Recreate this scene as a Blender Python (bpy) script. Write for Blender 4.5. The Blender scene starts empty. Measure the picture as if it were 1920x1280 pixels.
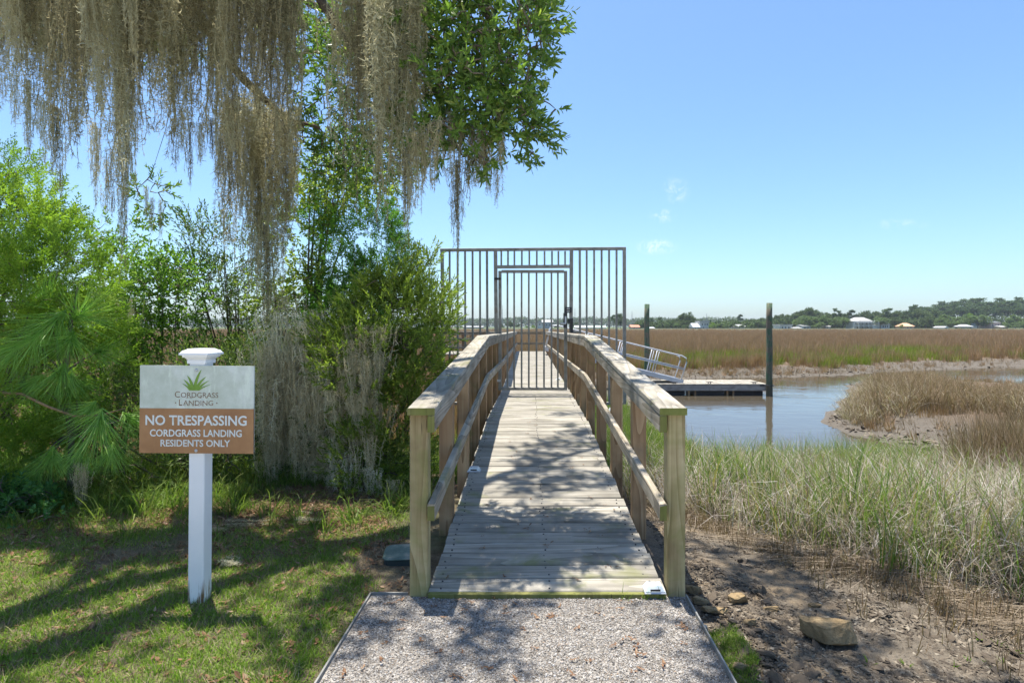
import bpy, math, random
import numpy as np
from mathutils import Matrix, Vector, Quaternion

# ------------------------------------------------------------------ camera, sky, sun, exposure
SC = bpy.context.scene
COL = SC.collection
F, CX, CY, CAMZ = 1080.0, 1003.0, 612.0, 1.42      # focal length and principal point in photo pixels

cam_data = bpy.data.cameras.new("camera")
cam_data.lens = 36.0 * F / 1920.0
cam_data.sensor_width = 36.0
cam_data.shift_x = -43.0 / 1920.0
cam_data.shift_y = -28.0 / 1920.0
cam_data.clip_start = 0.05
cam_data.clip_end = 12000.0
cam = bpy.data.objects.new("camera", cam_data)
cam.location = (0, 0, CAMZ)
cam.rotation_euler = (math.pi / 2, 0, 0)
COL.objects.link(cam)
SC.camera = cam

SUNV = Vector((-0.12, 0.17, 1.0)).normalized()
SUN_EL = math.asin(SUNV.z)
SUN_ROT = math.atan2(SUNV.x, SUNV.y)
SUN_STRENGTH = 4.8
SKY_STRENGTH = 0.135
EXPOSURE = 1.06
HAZE = 0.00017

world = bpy.data.worlds.new("World")
SC.world = world
world.use_nodes = True
wn, wl = world.node_tree.nodes, world.node_tree.links
wn.clear()
w_out = wn.new("ShaderNodeOutputWorld")
w_bg = wn.new("ShaderNodeBackground")
w_sky = wn.new("ShaderNodeTexSky")
w_sky.sky_type = "NISHITA"
w_sky.sun_disc = False
w_sky.sun_elevation = SUN_EL
w_sky.sun_rotation = SUN_ROT
w_sky.altitude = 0
w_sky.air_density = 1.0
w_sky.dust_density = 1.15
w_sky.ozone_density = 8.0
w_bg.inputs["Strength"].default_value = SKY_STRENGTH
# small fair-weather wisps fixed to directions of the sky
w_tc = wn.new("ShaderNodeTexCoord")
w_sep = wn.new("ShaderNodeSeparateXYZ")
wl.new(w_tc.outputs["Generated"], w_sep.inputs[0])

def wmath(op, a, b=None, clamp=False):
    n = wn.new("ShaderNodeMath"); n.operation = op; n.use_clamp = clamp
    for i, v in enumerate((a, b)):
        if v is None: continue
        if isinstance(v, (int, float)): n.inputs[i].default_value = v
        else: wl.new(v, n.inputs[i])
    return n.outputs[0]
yclamp = wmath("MAXIMUM", w_sep.outputs[1], 0.05)
dx = wmath("DIVIDE", w_sep.outputs[0], yclamp)
dz = wmath("DIVIDE", w_sep.outputs[2], yclamp)
front = wmath("GREATER_THAN", w_sep.outputs[1], 0.06)
w_no = wn.new("ShaderNodeTexNoise"); w_no.inputs["Scale"].default_value = 52.0; w_no.inputs["Detail"].default_value = 6.0
w_no.inputs["Roughness"].default_value = 0.72; w_no.inputs["Distortion"].default_value = 1.2
wl.new(w_tc.outputs["Generated"], w_no.inputs["Vector"])
total = None
for (px, py, rx, ry, amt) in ((1230, 463, 46, 18, 1.3), (1268, 357, 30, 32, 0.8), (1243, 405, 30, 16, 0.8), (1690, 421, 60, 14, 0.6),
                              (1205, 460, 16, 10, 0.5), (1500, 520, 90, 8, 0.15)):
    ex = wmath("DIVIDE", wmath("SUBTRACT", dx, (px - CX) / F), rx / F)
    ez = wmath("DIVIDE", wmath("SUBTRACT", dz, (CY - py) / F), ry / F)
    r = wmath("ADD", wmath("MULTIPLY", ex, ex), wmath("MULTIPLY", ez, ez))
    fall = wmath("SUBTRACT", 1.0, r, True)
    m = wmath("MULTIPLY", wmath("POWER", fall, 1.6), amt * 0.75)
    total = m if total is None else wmath("ADD", total, m)
nz = wmath("MULTIPLY", wmath("SUBTRACT", w_no.outputs[0], 0.44), 3.2, True)
cl = wmath("MULTIPLY", wmath("MULTIPLY", total, nz, True), front, True)
w_mix = wn.new("ShaderNodeMix"); w_mix.data_type = "RGBA"
w_tint = wn.new("ShaderNodeMix"); w_tint.data_type = "RGBA"; w_tint.blend_type = "MULTIPLY"
w_tint.inputs[0].default_value = 1.0
w_tint.inputs[7].default_value = (0.79, 0.845, 0.84, 1)
wl.new(w_sky.outputs[0], w_tint.inputs[6])
wl.new(cl, w_mix.inputs[0])
wl.new(w_tint.outputs[2], w_mix.inputs[6])
w_mix.inputs[7].default_value = (4.4, 4.7, 4.9, 1)
wl.new(w_mix.outputs[2], w_bg.inputs[0])
wl.new(w_bg.outputs[0], w_out.inputs[0])

sun_d = bpy.data.lights.new("sun", "SUN")
sun_d.energy = SUN_STRENGTH
sun_d.angle = math.radians(0.53)
sun_d.color = (1.0, 0.95, 0.86)
sun_o = bpy.data.objects.new("sun", sun_d)
sun_o.rotation_euler = SUNV.to_track_quat("Z", "Y").to_euler()
sun_o.location = (0, 0, 60)
COL.objects.link(sun_o)

SC.view_settings.view_transform = "Standard"
SC.view_settings.look = "None"
SC.view_settings.gamma = 1.0
SC.view_settings.use_curve_mapping = False
SC.view_settings.exposure = EXPOSURE
SC.cycles.max_bounces = 10
SC.cycles.diffuse_bounces = 5
SC.cycles.glossy_bounces = 3
SC.cycles.transmission_bounces = 7
SC.cycles.transparent_max_bounces = 4
SC.cycles.caustics_reflective = False
SC.cycles.caustics_refractive = False
SC.cycles.sample_clamp_indirect = 6.0
SC.cycles.use_adaptive_sampling = True
SC.cycles.adaptive_threshold = 0.015

rng = np.random.default_rng(11)
random.seed(5)

# ------------------------------------------------------------------ helpers
def P(px, py, Y):
    return np.array([(px - CX) * Y / F, Y, CAMZ - (py - CY) * Y / F])

def G(px, py, z=0.0):
    Y = (CAMZ - z) * F / (py - CY)
    return np.array([(px - CX) * Y / F, Y, z])

def smooth(a, b, x):
    t = np.clip((x - a) / (b - a), 0, 1)
    return t * t * (3 - 2 * t)

def vnoise(p, scale, seed=0):
    """lattice value noise, p (N,3) -> 0..1"""
    p = np.asarray(p, float) * scale + seed * 17.31
    i = np.floor(p).astype(np.int64); f = p - i
    f = f * f * (3 - 2 * f)
    def h(a):
        n = (a[:, 0] * 374761393 + a[:, 1] * 668265263 + a[:, 2] * 2147483647 + seed * 144665) & 0x7fffffff
        n = ((n ^ (n >> 13)) * 1274126177) & 0x7fffffff
        return ((n ^ (n >> 16)) & 0xffff) / 65535.0
    out = 0
    for ox in (0, 1):
        for oy in (0, 1):
            for oz in (0, 1):
                w = (f[:, 0] if ox else 1 - f[:, 0]) * (f[:, 1] if oy else 1 - f[:, 1]) * (f[:, 2] if oz else 1 - f[:, 2])
                out = out + w * h(i + np.array([ox, oy, oz]))
    return out

def unit(v):
    v = np.asarray(v, float)
    return v / np.maximum(np.linalg.norm(v, axis=-1, keepdims=True), 1e-9)

class MB:
    """collects quads and triangles for ONE mesh object"""
    def __init__(s):
        s.v, s.f, s.n, s.m = [], [], 0, []
    def add(s, V, Fs, mi=0):
        V = np.asarray(V, float).reshape(-1, 3)
        s.v.append(V)
        if not isinstance(Fs, list): Fs = [Fs]
        for Fa in Fs:
            Fa = np.asarray(Fa, np.int64)
            if Fa.size:
                s.f.append(Fa + s.n); s.m.append(np.full(len(Fa), mi, np.int32))
        s.n += len(V)
        return s
    def mesh(s, name, mats, smooth_=False):
        me = bpy.data.meshes.new(name)
        V = np.concatenate(s.v) if s.v else np.zeros((0, 3))
        me.vertices.add(len(V)); me.vertices.foreach_set("co", V.ravel().astype(np.float32))
        tot = np.concatenate([np.full(len(f), f.shape[1], np.int32) for f in s.f]) if s.f else np.zeros(0, np.int32)
        loops = np.concatenate([f.ravel() for f in s.f]).astype(np.int32) if s.f else np.zeros(0, np.int32)
        start = np.zeros(len(tot), np.int32); start[1:] = np.cumsum(tot)[:-1]
        me.loops.add(len(loops)); me.loops.foreach_set("vertex_index", loops)
        me.polygons.add(len(tot)); me.polygons.foreach_set("loop_start", start); me.polygons.foreach_set("loop_total", tot)
        me.polygons.foreach_set("material_index", np.concatenate(s.m) if s.m else np.zeros(0, np.int32))
        me.polygons.foreach_set("use_smooth", np.full(len(tot), bool(smooth_)))
        for m in (mats if isinstance(mats, (list, tuple)) else [mats]): me.materials.append(m)
        me.update(calc_edges=True)
        return me
    def build(s, name, mats, parent=None, smooth_=False, **kw):
        return link(name, s.mesh(name, mats, smooth_), parent, **kw)

def link(name, data, parent=None, loc=None, rot=None, scale=None, local=False, label=None, cat=None, group=None, kind=None):
    o = bpy.data.objects.new(name, data)
    COL.objects.link(o)
    if loc is not None: o.location = loc
    if rot is not None: o.rotation_euler = rot
    if scale is not None: o.scale = scale
    if parent is not None:
        o.parent = parent
        if not local and parent.parent is None:
            o.matrix_parent_inverse = Matrix.Translation(-Vector(parent.location))
    return tag(o, label, cat, group, kind)

def tag(o, label=None, cat=None, group=None, kind=None):
    if label: o["label"] = label
    if cat: o["category"] = cat
    if group: o["group"] = group
    if kind: o["kind"] = kind
    return o

def thing(name, loc, label, cat, group=None):
    o = bpy.data.objects.new(name, None)
    o.empty_display_size = 0.2
    COL.objects.link(o)
    o.location = tuple(float(c) for c in loc)
    return tag(o, label, cat, group)

def copy_tree(o, parent=None):
    c = o.copy(); COL.objects.link(c)
    if parent is not None: c.parent = parent
    for ch in list(o.children): copy_tree(ch, c)
    return c

QF = np.array([[0, 1, 2, 3], [7, 6, 5, 4], [0, 4, 5, 1], [1, 5, 6, 2], [2, 6, 7, 3], [3, 7, 4, 0]])
def box(mb, x0, x1, y0, y1, z0, z1, mi=0):
    V = [(x0, y0, z0), (x0, y1, z0), (x1, y1, z0), (x1, y0, z0), (x0, y0, z1), (x0, y1, z1), (x1, y1, z1), (x1, y0, z1)]
    mb.add(V, QF, mi); return mb

def beam(mb, a, b, w, h, ch=0.004, mi=0, up=(0, 0, 1)):
    """timber from a to b; w across, h along 'up'; long edges chamfered"""
    a, b = np.asarray(a, float), np.asarray(b, float)
    d = unit(b - a); s = unit(np.cross(d, up)); u = np.cross(s, d)
    W, H = w / 2, h / 2
    prof = [(-W + ch, -H), (W - ch, -H), (W, -H + ch), (W, H - ch), (W - ch, H), (-W + ch, H), (-W, H - ch), (-W, -H + ch)]
    V = [a + s * p + u * q for p, q in prof] + [b + s * p + u * q for p, q in prof]
    quads = [(i, (i + 1) % 8, 8 + (i + 1) % 8, 8 + i) for i in range(8)]
    mb.add(V, [np.array(quads), np.array([list(range(7, -1, -1)), list(range(8, 16))])], mi)
    return mb

def tube(mb, pts, rad, sides=6, mi=0, caps=True):
    pts = np.asarray(pts, float); n = len(pts)
    rad = np.broadcast_to(np.asarray(rad, float), (n,))
    t = np.gradient(pts, axis=0); t = unit(t)
    ref = np.array([0.0, 0.0, 1.0]) if abs(t[:, 2]).mean() < 0.8 else np.array([1.0, 0.0, 0.0])
    s = unit(np.cross(t, ref)); u = np.cross(s, t)
    a = np.arange(sides) * 2 * math.pi / sides
    V = pts[:, None, :] + rad[:, None, None] * (np.cos(a)[None, :, None] * s[:, None, :] + np.sin(a)[None, :, None] * u[:, None, :])
    V = V.reshape(-1, 3)
    i = np.arange(n - 1)[:, None] * sides; k = np.arange(sides)[None, :]; k2 = (k + 1) % sides
    Q = np.stack([i + k, i + k2, i + sides + k2, i + sides + k], -1).reshape(-1, 4)
    fs = [Q]
    if caps: fs.append(np.array([list(range(sides - 1, -1, -1)), [(n - 1) * sides + j for j in range(sides)]]))
    mb.add(V, fs, mi); return mb

def lathe(mb, prof, cx, cy, sides=14, mi=0):
    prof = np.asarray(prof, float)
    a = np.arange(sides) * 2 * math.pi / sides
    V = np.stack([cx + prof[:, 0:1] * np.cos(a), cy + prof[:, 0:1] * np.sin(a), np.repeat(prof[:, 1:2], sides, 1)], -1).reshape(-1, 3)
    n = len(prof)
    i = np.arange(n - 1)[:, None] * sides; k = np.arange(sides)[None, :]; k2 = (k + 1) % sides
    Q = np.stack([i + k, i + k2, i + sides + k2, i + sides + k], -1).reshape(-1, 4)
    mb.add(V, [Q, np.array([list(range(sides - 1, -1, -1)), [(n - 1) * sides + j for j in range(sides)]])], mi)
    return mb

def frames(d, roll=None):
    d = unit(d); n = len(d)
    ref = np.where(np.abs(d[:, 2:3]) > 0.95, np.array([[1.0, 0, 0]]), np.array([[0, 0, 1.0]]))
    s = unit(np.cross(ref, d)); u = np.cross(d, s)
    if roll is None: roll = rng.uniform(0, 2 * math.pi, n)
    c, sn = np.cos(roll)[:, None], np.sin(roll)[:, None]
    return s * c + u * sn, u * c - s * sn, d          # x, y, z axes

def merge(mb, tmpls, pos, dirs, scl, roll=None, mi=0):
    """copies of templates merged into mb: the template's +Z goes along dirs"""
    n = len(pos)
    if n == 0: return mb
    X, Y, Z = frames(dirs, roll)
    scl = np.broadcast_to(np.asarray(scl, float), (n,))
    which = rng.integers(0, len(tmpls), n)
    for t, (V, Q) in enumerate(tmpls):
        k = np.where(which == t)[0]
        if not len(k): continue
        W = (V[None, :, 0:1] * X[k, None, :] + V[None, :, 1:2] * Y[k, None, :] + V[None, :, 2:3] * Z[k, None, :]) * scl[k, None, None] + pos[k, None, :]
        nv = len(V)
        Qs = [(q[None] + (np.arange(len(k)) * nv)[:, None, None]).reshape(-1, q.shape[1]) for q in (Q if isinstance(Q, list) else [Q])]
        mb.add(W.reshape(-1, 3), Qs, mi)
    return mb

# ------------------------------------------------------------------ material helpers
class NT:
    def __init__(s, name):
        s.m = bpy.data.materials.new(name); s.m.use_nodes = True
        s.nt = s.m.node_tree; s.N = s.nt.nodes; s.L = s.nt.links; s.N.clear()
        s.out = s.N.new("ShaderNodeOutputMaterial")
    def node(s, t, **kw):
        n = s.N.new(t)
        for k, v in kw.items(): setattr(n, k, v)
        return n
    def set(s, n, key, v):
        if hasattr(v, "is_output") or isinstance(v, bpy.types.NodeSocket): s.L.new(v, n.inputs[key])
        else: n.inputs[key].default_value = v
    def coord(s, which="Object", scale=(1, 1, 1), rnd=0.0):
        tc = s.node("ShaderNodeTexCoord")
        mp = s.node("ShaderNodeMapping"); mp.inputs["Scale"].default_value = scale
        src = tc.outputs[which]
        if rnd:
            oi = s.node("ShaderNodeObjectInfo")
            mu = s.node("ShaderNodeVectorMath", operation="SCALE"); mu.inputs[0].default_value = (1.0, 1.7, 2.3); s.L.new(oi.outputs["Random"], mu.inputs["Scale"])
            m2 = s.node("ShaderNodeVectorMath", operation="MULTIPLY_ADD"); s.L.new(mu.outputs[0], m2.inputs[0]); m2.inputs[1].default_value = (rnd, rnd, rnd); s.L.new(src, m2.inputs[2])
            src = m2.outputs[0]
        s.L.new(src, mp.inputs["Vector"])
        return mp.outputs[0]
    def noise(s, vec, scale=5, detail=4, rough=0.55, dist=0.0):
        n = s.node("ShaderNodeTexNoise"); n.inputs["Scale"].default_value = scale; n.inputs["Detail"].default_value = detail
        n.inputs["Roughness"].default_value = rough; n.inputs["Distortion"].default_value = dist
        s.L.new(vec, n.inputs["Vector"]); return n.outputs[0]
    def vor(s, vec, scale=5, feature="F1", out="Distance"):
        n = s.node("ShaderNodeTexVoronoi", feature=feature); n.inputs["Scale"].default_value = scale
        s.L.new(vec, n.inputs["Vector"]); return n.outputs[out]
    def math(s, op, a, b=None, clamp=False):
        n = s.node("ShaderNodeMath", operation=op, use_clamp=clamp)
        for i, v in enumerate((a, b)):
            if v is None: continue
            s.set(n, i, v)
        return n.outputs[0]
    def ramp(s, fac, stops):
        n = s.node("ShaderNodeValToRGB"); e = n.color_ramp.elements
        while len(e) < len(stops): e.new(0.5)
        for el, (p, c) in zip(e, stops): el.position = p; el.color = (*c, 1) if len(c) == 3 else c
        s.L.new(fac, n.inputs[0]); return n.outputs[0]
    def rng(s, fac, lo, hi, a=0.0, b=1.0):
        n = s.node("ShaderNodeMapRange"); s.set(n, 0, fac)
        for i, v in zip((1, 2, 3, 4), (lo, hi, a, b)): n.inputs[i].default_value = v
        return n.outputs[0]
    def mix(s, fac, a, b, blend="MIX"):
        n = s.node("ShaderNodeMix", data_type="RGBA", blend_type=blend)
        s.set(n, 0, fac)
        for k, v in ((6, a), (7, b)):
            if isinstance(v, tuple): n.inputs[k].default_value = (*v, 1) if len(v) == 3 else v
            else: s.L.new(v, n.inputs[k])
        return n.outputs[2]
    def bump(s, h, strength=0.3, dist=0.01):
        n = s.node("ShaderNodeBump"); n.inputs["Strength"].default_value = strength; n.inputs["Distance"].default_value = dist
        s.L.new(h, n.inputs["Height"]); return n.outputs[0]
    def attr(s, name, out="Fac"):
        n = s.node("ShaderNodeAttribute", attribute_name=name); return n.outputs[out]
    def rand(s, wi=0.6, wo=0.4):
        g = s.node("ShaderNodeNewGeometry"); oi = s.node("ShaderNodeObjectInfo")
        return s.math("ADD", s.math("MULTIPLY", g.outputs["Random Per Island"], wi), s.math("MULTIPLY", oi.outputs["Random"], wo))
    def bsdf(s, color, rough=0.7, spec=0.3, metal=0.0, normal=None):
        p = s.node("ShaderNodeBsdfPrincipled")
        if isinstance(color, tuple): p.inputs["Base Color"].default_value = (*color, 1)
        else: s.L.new(color, p.inputs["Base Color"])
        s.set(p, "Roughness", rough); s.set(p, "Specular IOR Level", spec); s.set(p, "Metallic", metal)
        if normal is not None: s.L.new(normal, p.inputs["Normal"])
        return p
    def done(s, shader):
        s.L.new(shader, s.out.inputs[0]); return s.m

def plain(name, col, rough=0.6, spec=0.3, metal=0.0, var=0.12, vscale=6.0):
    t = NT(name); v = t.coord("Object", rnd=9.0); n = t.noise(v, vscale, 5)
    lo = tuple(c * (1 - var) for c in col); hi = tuple(min(1, c * (1 + var)) for c in col)
    return t.done(t.bsdf(t.ramp(n, [(0.3, lo), (0.7, hi)]), rough, spec, metal, t.bump(n, 0.1, 0.004)).outputs[0])

def leaf_mat(name, stops, trans=0.4, rough=0.5, spec=0.25, wi=0.65, tboost=(1.5, 1.7, 0.9), zone=None):
    """thin leaf: diffuse + translucent, colour varies from blade to blade and clump to clump"""
    t = NT(name)
    r = t.rand(wi, 1 - wi)
    if zone:
        v = t.coord("Object"); r = t.math("ADD", t.math("MULTIPLY", r, 1 - zone[1]), t.math("MULTIPLY", t.rng(t.noise(v, zone[0], 2), 0.3, 0.7), zone[1]))
    c = t.ramp(r, stops)
    p = t.bsdf(c, rough, spec)
    tr = t.node("ShaderNodeBsdfTranslucent")
    t.L.new(t.mix(1.0, c, tboost, "MULTIPLY"), tr.inputs[0])
    mx = t.node("ShaderNodeMixShader"); mx.inputs[0].default_value = trans
    t.L.new(p.outputs[0], mx.inputs[1]); t.L.new(tr.outputs[0], mx.inputs[2])
    return t.done(mx.outputs[0])

def wood(name, dark, mid, light, axis, algae=0.0, acol=(0.16, 0.17, 0.05), rough=0.85, zgreen=None, crack=1.0):
    """weathered timber with grain along the axis ('x', 'y' or 'z')"""
    t = NT(name)
    sc = {"x": (1.4, 34, 34), "y": (34, 1.4, 34), "z": (34, 34, 1.4)}[axis]
    sw = {"x": (0.9, 9, 9), "y": (9, 0.9, 9), "z": (9, 9, 0.9)}[axis]
    v = t.coord("Object", sc, rnd=7.0); v2 = t.coord("Object", (1, 1, 1), rnd=7.0); v3 = t.coord("Object", sw, rnd=7.0)
    g = t.noise(v, 1.0, 6, 0.65, 0.4)
    rings = t.math("FRACT", t.math("MULTIPLY", t.noise(v3, 0.7, 1, 0.4, 0.3), 9.0))
    g2 = t.math("ADD", t.math("MULTIPLY", g, 0.7), t.math("MULTIPLY", rings, 0.30))
    c = t.ramp(g2, [(0.25, dark), (0.47, mid), (0.75, light)])
    oi = t.node("ShaderNodeObjectInfo")
    c = t.mix(t.math("MULTIPLY", oi.outputs["Random"], 0.55), c, tuple(x * 0.58 for x in mid))
    blot = t.rng(t.noise(v2, 2.6, 4, 0.6), 0.46, 0.7)
    c = t.mix(t.math("MULTIPLY", blot, 0.6), c, tuple(x * 0.6 for x in dark))
    if algae:
        a = t.rng(t.noise(v2, 3.1, 4, 0.65, 0.5), 0.62 - 0.3 * algae, 0.78 - 0.2 * algae)
        c = t.mix(t.math("MULTIPLY", a, 0.75), c, acol)
    if crack:
        ck = t.rng(t.noise(t.coord("Object", tuple(x * 1.5 for x in sc), rnd=3.0), 0.8, 2, 0.5, 1.0), 0.27, 0.33, 1, 0)
        c = t.mix(t.math("MULTIPLY", ck, 0.8 * crack), c, tuple(x * 0.25 for x in dark))
    return t.done(t.bsdf(c, rough, 0.2, 0, t.bump(g2, 0.35, 0.006)).outputs[0])

M = {}
M["plank"] = wood("plank_wood", (0.165, 0.148, 0.118), (0.31, 0.285, 0.238), (0.43, 0.40, 0.345), "x", 0.22)
M["cap_wood"] = wood("cap_wood", (0.18, 0.16, 0.125), (0.38, 0.345, 0.28), (0.56, 0.52, 0.45), "y", 0.22, crack=1.0)
M["rail_wood"] = wood("rail_wood", (0.17, 0.14, 0.10), (0.36, 0.31, 0.235), (0.54, 0.48, 0.39), "y", 0.15)
M["rail_cross_wood"] = wood("rail_cross_wood", (0.16, 0.12, 0.08), (0.33, 0.27, 0.19), (0.5, 0.43, 0.33), "x", 0.15)
M["post_wood"] = wood("post_wood", (0.20, 0.12, 0.06), (0.40, 0.25, 0.135), (0.54, 0.38, 0.22), "z", 0.1)
M["front_post_wood"] = wood("front_post_wood", (0.24, 0.17, 0.075), (0.50, 0.39, 0.20), (0.66, 0.55, 0.32), "z", 0.5, (0.23, 0.24, 0.07))
M["pale_dock_wood"] = wood("pale_dock_wood", (0.24, 0.21, 0.165), (0.37, 0.335, 0.27), (0.47, 0.43, 0.36), "y", 0.0)
M["dock_fascia"] = wood("dock_fascia", (0.24, 0.22, 0.2), (0.37, 0.345, 0.31), (0.48, 0.45, 0.41), "x", 0.0)
M["algae_end"] = wood("algae_end", (0.12, 0.12, 0.04), (0.22, 0.21, 0.07), (0.33, 0.31, 0.12), "z", 0.6, (0.2, 0.22, 0.05))
M["black_plastic"] = plain("black_plastic", (0.03, 0.03, 0.033), 0.45, 0.4)
M["aluminium"] = plain("aluminium", (0.52, 0.53, 0.55), 0.42, 0.5, 0.25, 0.06)
M["white_vinyl"] = None
M["bark"] = plain("bark", (0.14, 0.115, 0.09), 0.9, 0.1, 0, 0.4, 14)
M["twig"] = plain("twig", (0.17, 0.14, 0.11), 0.9, 0.1, 0, 0.35, 20)
M["far_bark"] = plain("far_bark", (0.16, 0.13, 0.11), 0.9, 0.1, 0, 0.3, 2)

def steel():
    t = NT("galvanised_steel"); v = t.coord("Object", (1, 1, 1), rnd=4.0)
    n = t.noise(v, 9, 5, 0.6); c = t.ramp(n, [(0.3, (0.194, 0.182, 0.158)), (0.5, (0.288, 0.273, 0.241)), (0.72, (0.374, 0.357, 0.323))])
    rust = t.rng(t.noise(v, 2.3, 5, 0.7), 0.64, 0.74)
    c = t.mix(t.math("MULTIPLY", rust, 0.7), c, (0.20, 0.10, 0.05))
    return t.done(t.bsdf(c, 0.6, 0.35, 0.12, t.bump(n, 0.08, 0.002)).outputs[0])
M["steel"] = steel()

def vinyl():
    t = NT("white_vinyl"); v = t.coord("Object", (1, 1, 1))
    sp = t.node("ShaderNodeSeparateXYZ"); t.L.new(v, sp.inputs[0])
    base = t.ramp(t.noise(v, 4, 4), [(0.3, (0.80, 0.82, 0.83)), (0.7, (0.88, 0.89, 0.90))])
    low = t.rng(sp.outputs[2], 0.0, 0.13, 1, 0)                         # rust-brown peeling along the foot
    str_ = t.rng(t.noise(t.coord("Object", (60, 60, 5)), 1.0, 4, 0.7), 0.5, 0.6)
    c = t.mix(t.math("MULTIPLY", t.math("MULTIPLY", low, str_), 1.6, True), base, (0.22, 0.13, 0.06))
    spots = t.rng(t.vor(v, 26), 0.0, 0.06, 1, 0)
    c = t.mix(t.math("MULTIPLY", spots, 0.25), c, (0.45, 0.42, 0.36))
    return t.done(t.bsdf(c, 0.35, 0.45).outputs[0])
M["white_vinyl"] = vinyl()

# ------------------------------------------------------------------ terrain
WZ = -1.2
creek_px = [(1190, 738), (1225, 760), (1262, 802), (1292, 838), (1335, 866), (1400, 874), (1480, 872), (1560, 870), (1650, 874), (1740, 878), (1800, 880),
            (1812, 868), (1740, 848), (1660, 829), (1595, 814), (1548, 794), (1560, 772), (1582, 746), (1592, 722), (1625, 713), (1700, 716), (1780, 722), (1850, 726), (1990, 728),
            (2300, 735), (2300, 690), (1990, 686), (1880, 688), (1780, 692), (1650, 698), (1590, 703), (1500, 706), (1450, 707.5), (1380, 708.5), (1300, 710.5), (1225, 715), (1185, 722)]
CREEK = np.array([G(px, py, WZ)[:2] for px, py in creek_px])

def creek_dist(p):
    """signed distance to the creek outline, positive on land"""
    out = np.full(len(p), 1e9); inside = np.zeros(len(p), bool)
    n = len(CREEK)
    for i in range(n):
        a, b = CREEK[i], CREEK[(i + 1) % n]
        ab = b - a; t = np.clip(((p - a) @ ab) / (ab @ ab), 0, 1)
        out = np.minimum(out, np.linalg.norm(p - (a + t[:, None] * ab), axis=1))
        cond = (a[1] > p[:, 1]) != (b[1] > p[:, 1])
        xi = a[0] + (p[:, 1] - a[1]) * (b[0] - a[0]) / (b[1] - a[1] + 1e-12)
        inside ^= cond & (p[:, 0] < xi)
    return np.where(inside, -out, out)

def ground_z(p):
    p = np.asarray(p, float); x, y = p[:, 0], p[:, 1]
    p3 = np.column_stack([x, y, 0 * x])
    left = -0.72 * smooth(4.9, 9.0, y)
    right = -0.05 * smooth(0.85, 1.5, x) - 0.06 * smooth(1.5, 4.0, x) - 0.62 * smooth(3.2, 8.4, y + 0.12 * np.clip(x - 1, 0, 6))
    w = smooth(-1.1, 0.9, x)
    base = left * (1 - w) + right * w
    near = y < 90
    d = np.full(len(x), 60.0)
    d[near] = creek_dist(p[near][:, :2])
    far = smooth(20, 28, y)
    bank = np.where(d < 0, np.maximum(-1.2 + d * 0.35, -1.75), -1.2 + (0.02 + 0.33 * smooth(0, 2.2, d) + 0.15 * smooth(1.5, 4.5, d)) * 1.0 + 0.0 * far)
    z = np.minimum(base, np.where(d < 5.0, bank, 0))
    k = smooth(3.5, 6.0, d)
    z = np.where(d < 6.0, np.minimum(base, bank * (1 - k) + base * k), base)
    inpath = (1 - smooth(0.80, 0.95, x)) * smooth(-1.02, -0.9, x) * (1 - smooth(3.3, 3.6, y))
    amp = 0.012 + 0.035 * smooth(0.9, 1.6, x) * smooth(2.0, 3.2, y) + 0.05 * smooth(8, 14, y)
    rough = (vnoise(p3, 1.7, 3) - 0.5) * 1.3 + (vnoise(p3, 5.0, 4) - 0.5) * 0.7
    z = z + rough * amp * (1 - inpath) * np.where(y > 80, 0, 1) - 0.03 * inpath
    z = z + 1.2 * smooth(278, 296, y)                    # the far shore
    return z

def axis_(lo, hi, step, far_lo, far_hi, n):
    mid = np.arange(lo, hi + 1e-6, step)
    a = lo - (np.geomspace(step, lo - far_lo, n))[::-1]
    b = hi + np.geomspace(step, far_hi - hi, n)
    return np.concatenate([a, mid, b])
gx = axis_(-9, 34, 0.24, -2100, 2100, 44)
gy = axis_(0.6, 34, 0.24, -500, 2200, 48)
XX, YY = np.meshgrid(gx, gy)
gp = np.column_stack([XX.ravel(), YY.ravel()])
gz = ground_z(gp)
nx, ny = len(gx), len(gy)
ii = (np.arange(ny - 1)[:, None] * nx + np.arange(nx - 1)[None, :]).ravel()
gq = np.column_stack([ii, ii + 1, ii + nx + 1, ii + nx])
gd = np.full(len(gp), 60.0); msk = gp[:, 1] < 90; gd[msk] = creek_dist(gp[msk])
z_lawn = (1 - smooth(-1.0, 0.6, gp[:, 0])) * (1 - smooth(5.2, 6.6, gp[:, 1]))
z_mud = np.clip(1 - smooth(1.0, 3.0, np.abs(gd - 0.3)), 0, 1)
z_mud = np.maximum(z_mud, smooth(0.5, 1.0, gp[:, 0]) * (1 - smooth(4.0, 6.0, gp[:, 1])) * (gp[:, 1] > -50))
z_far = smooth(270, 300, gp[:, 1])
z_bounce = (1 - smooth(1.4, 1.75, gp[:, 1])) * (gp[:, 1] > -60) * (np.abs(gp[:, 0]) < 40)

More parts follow.
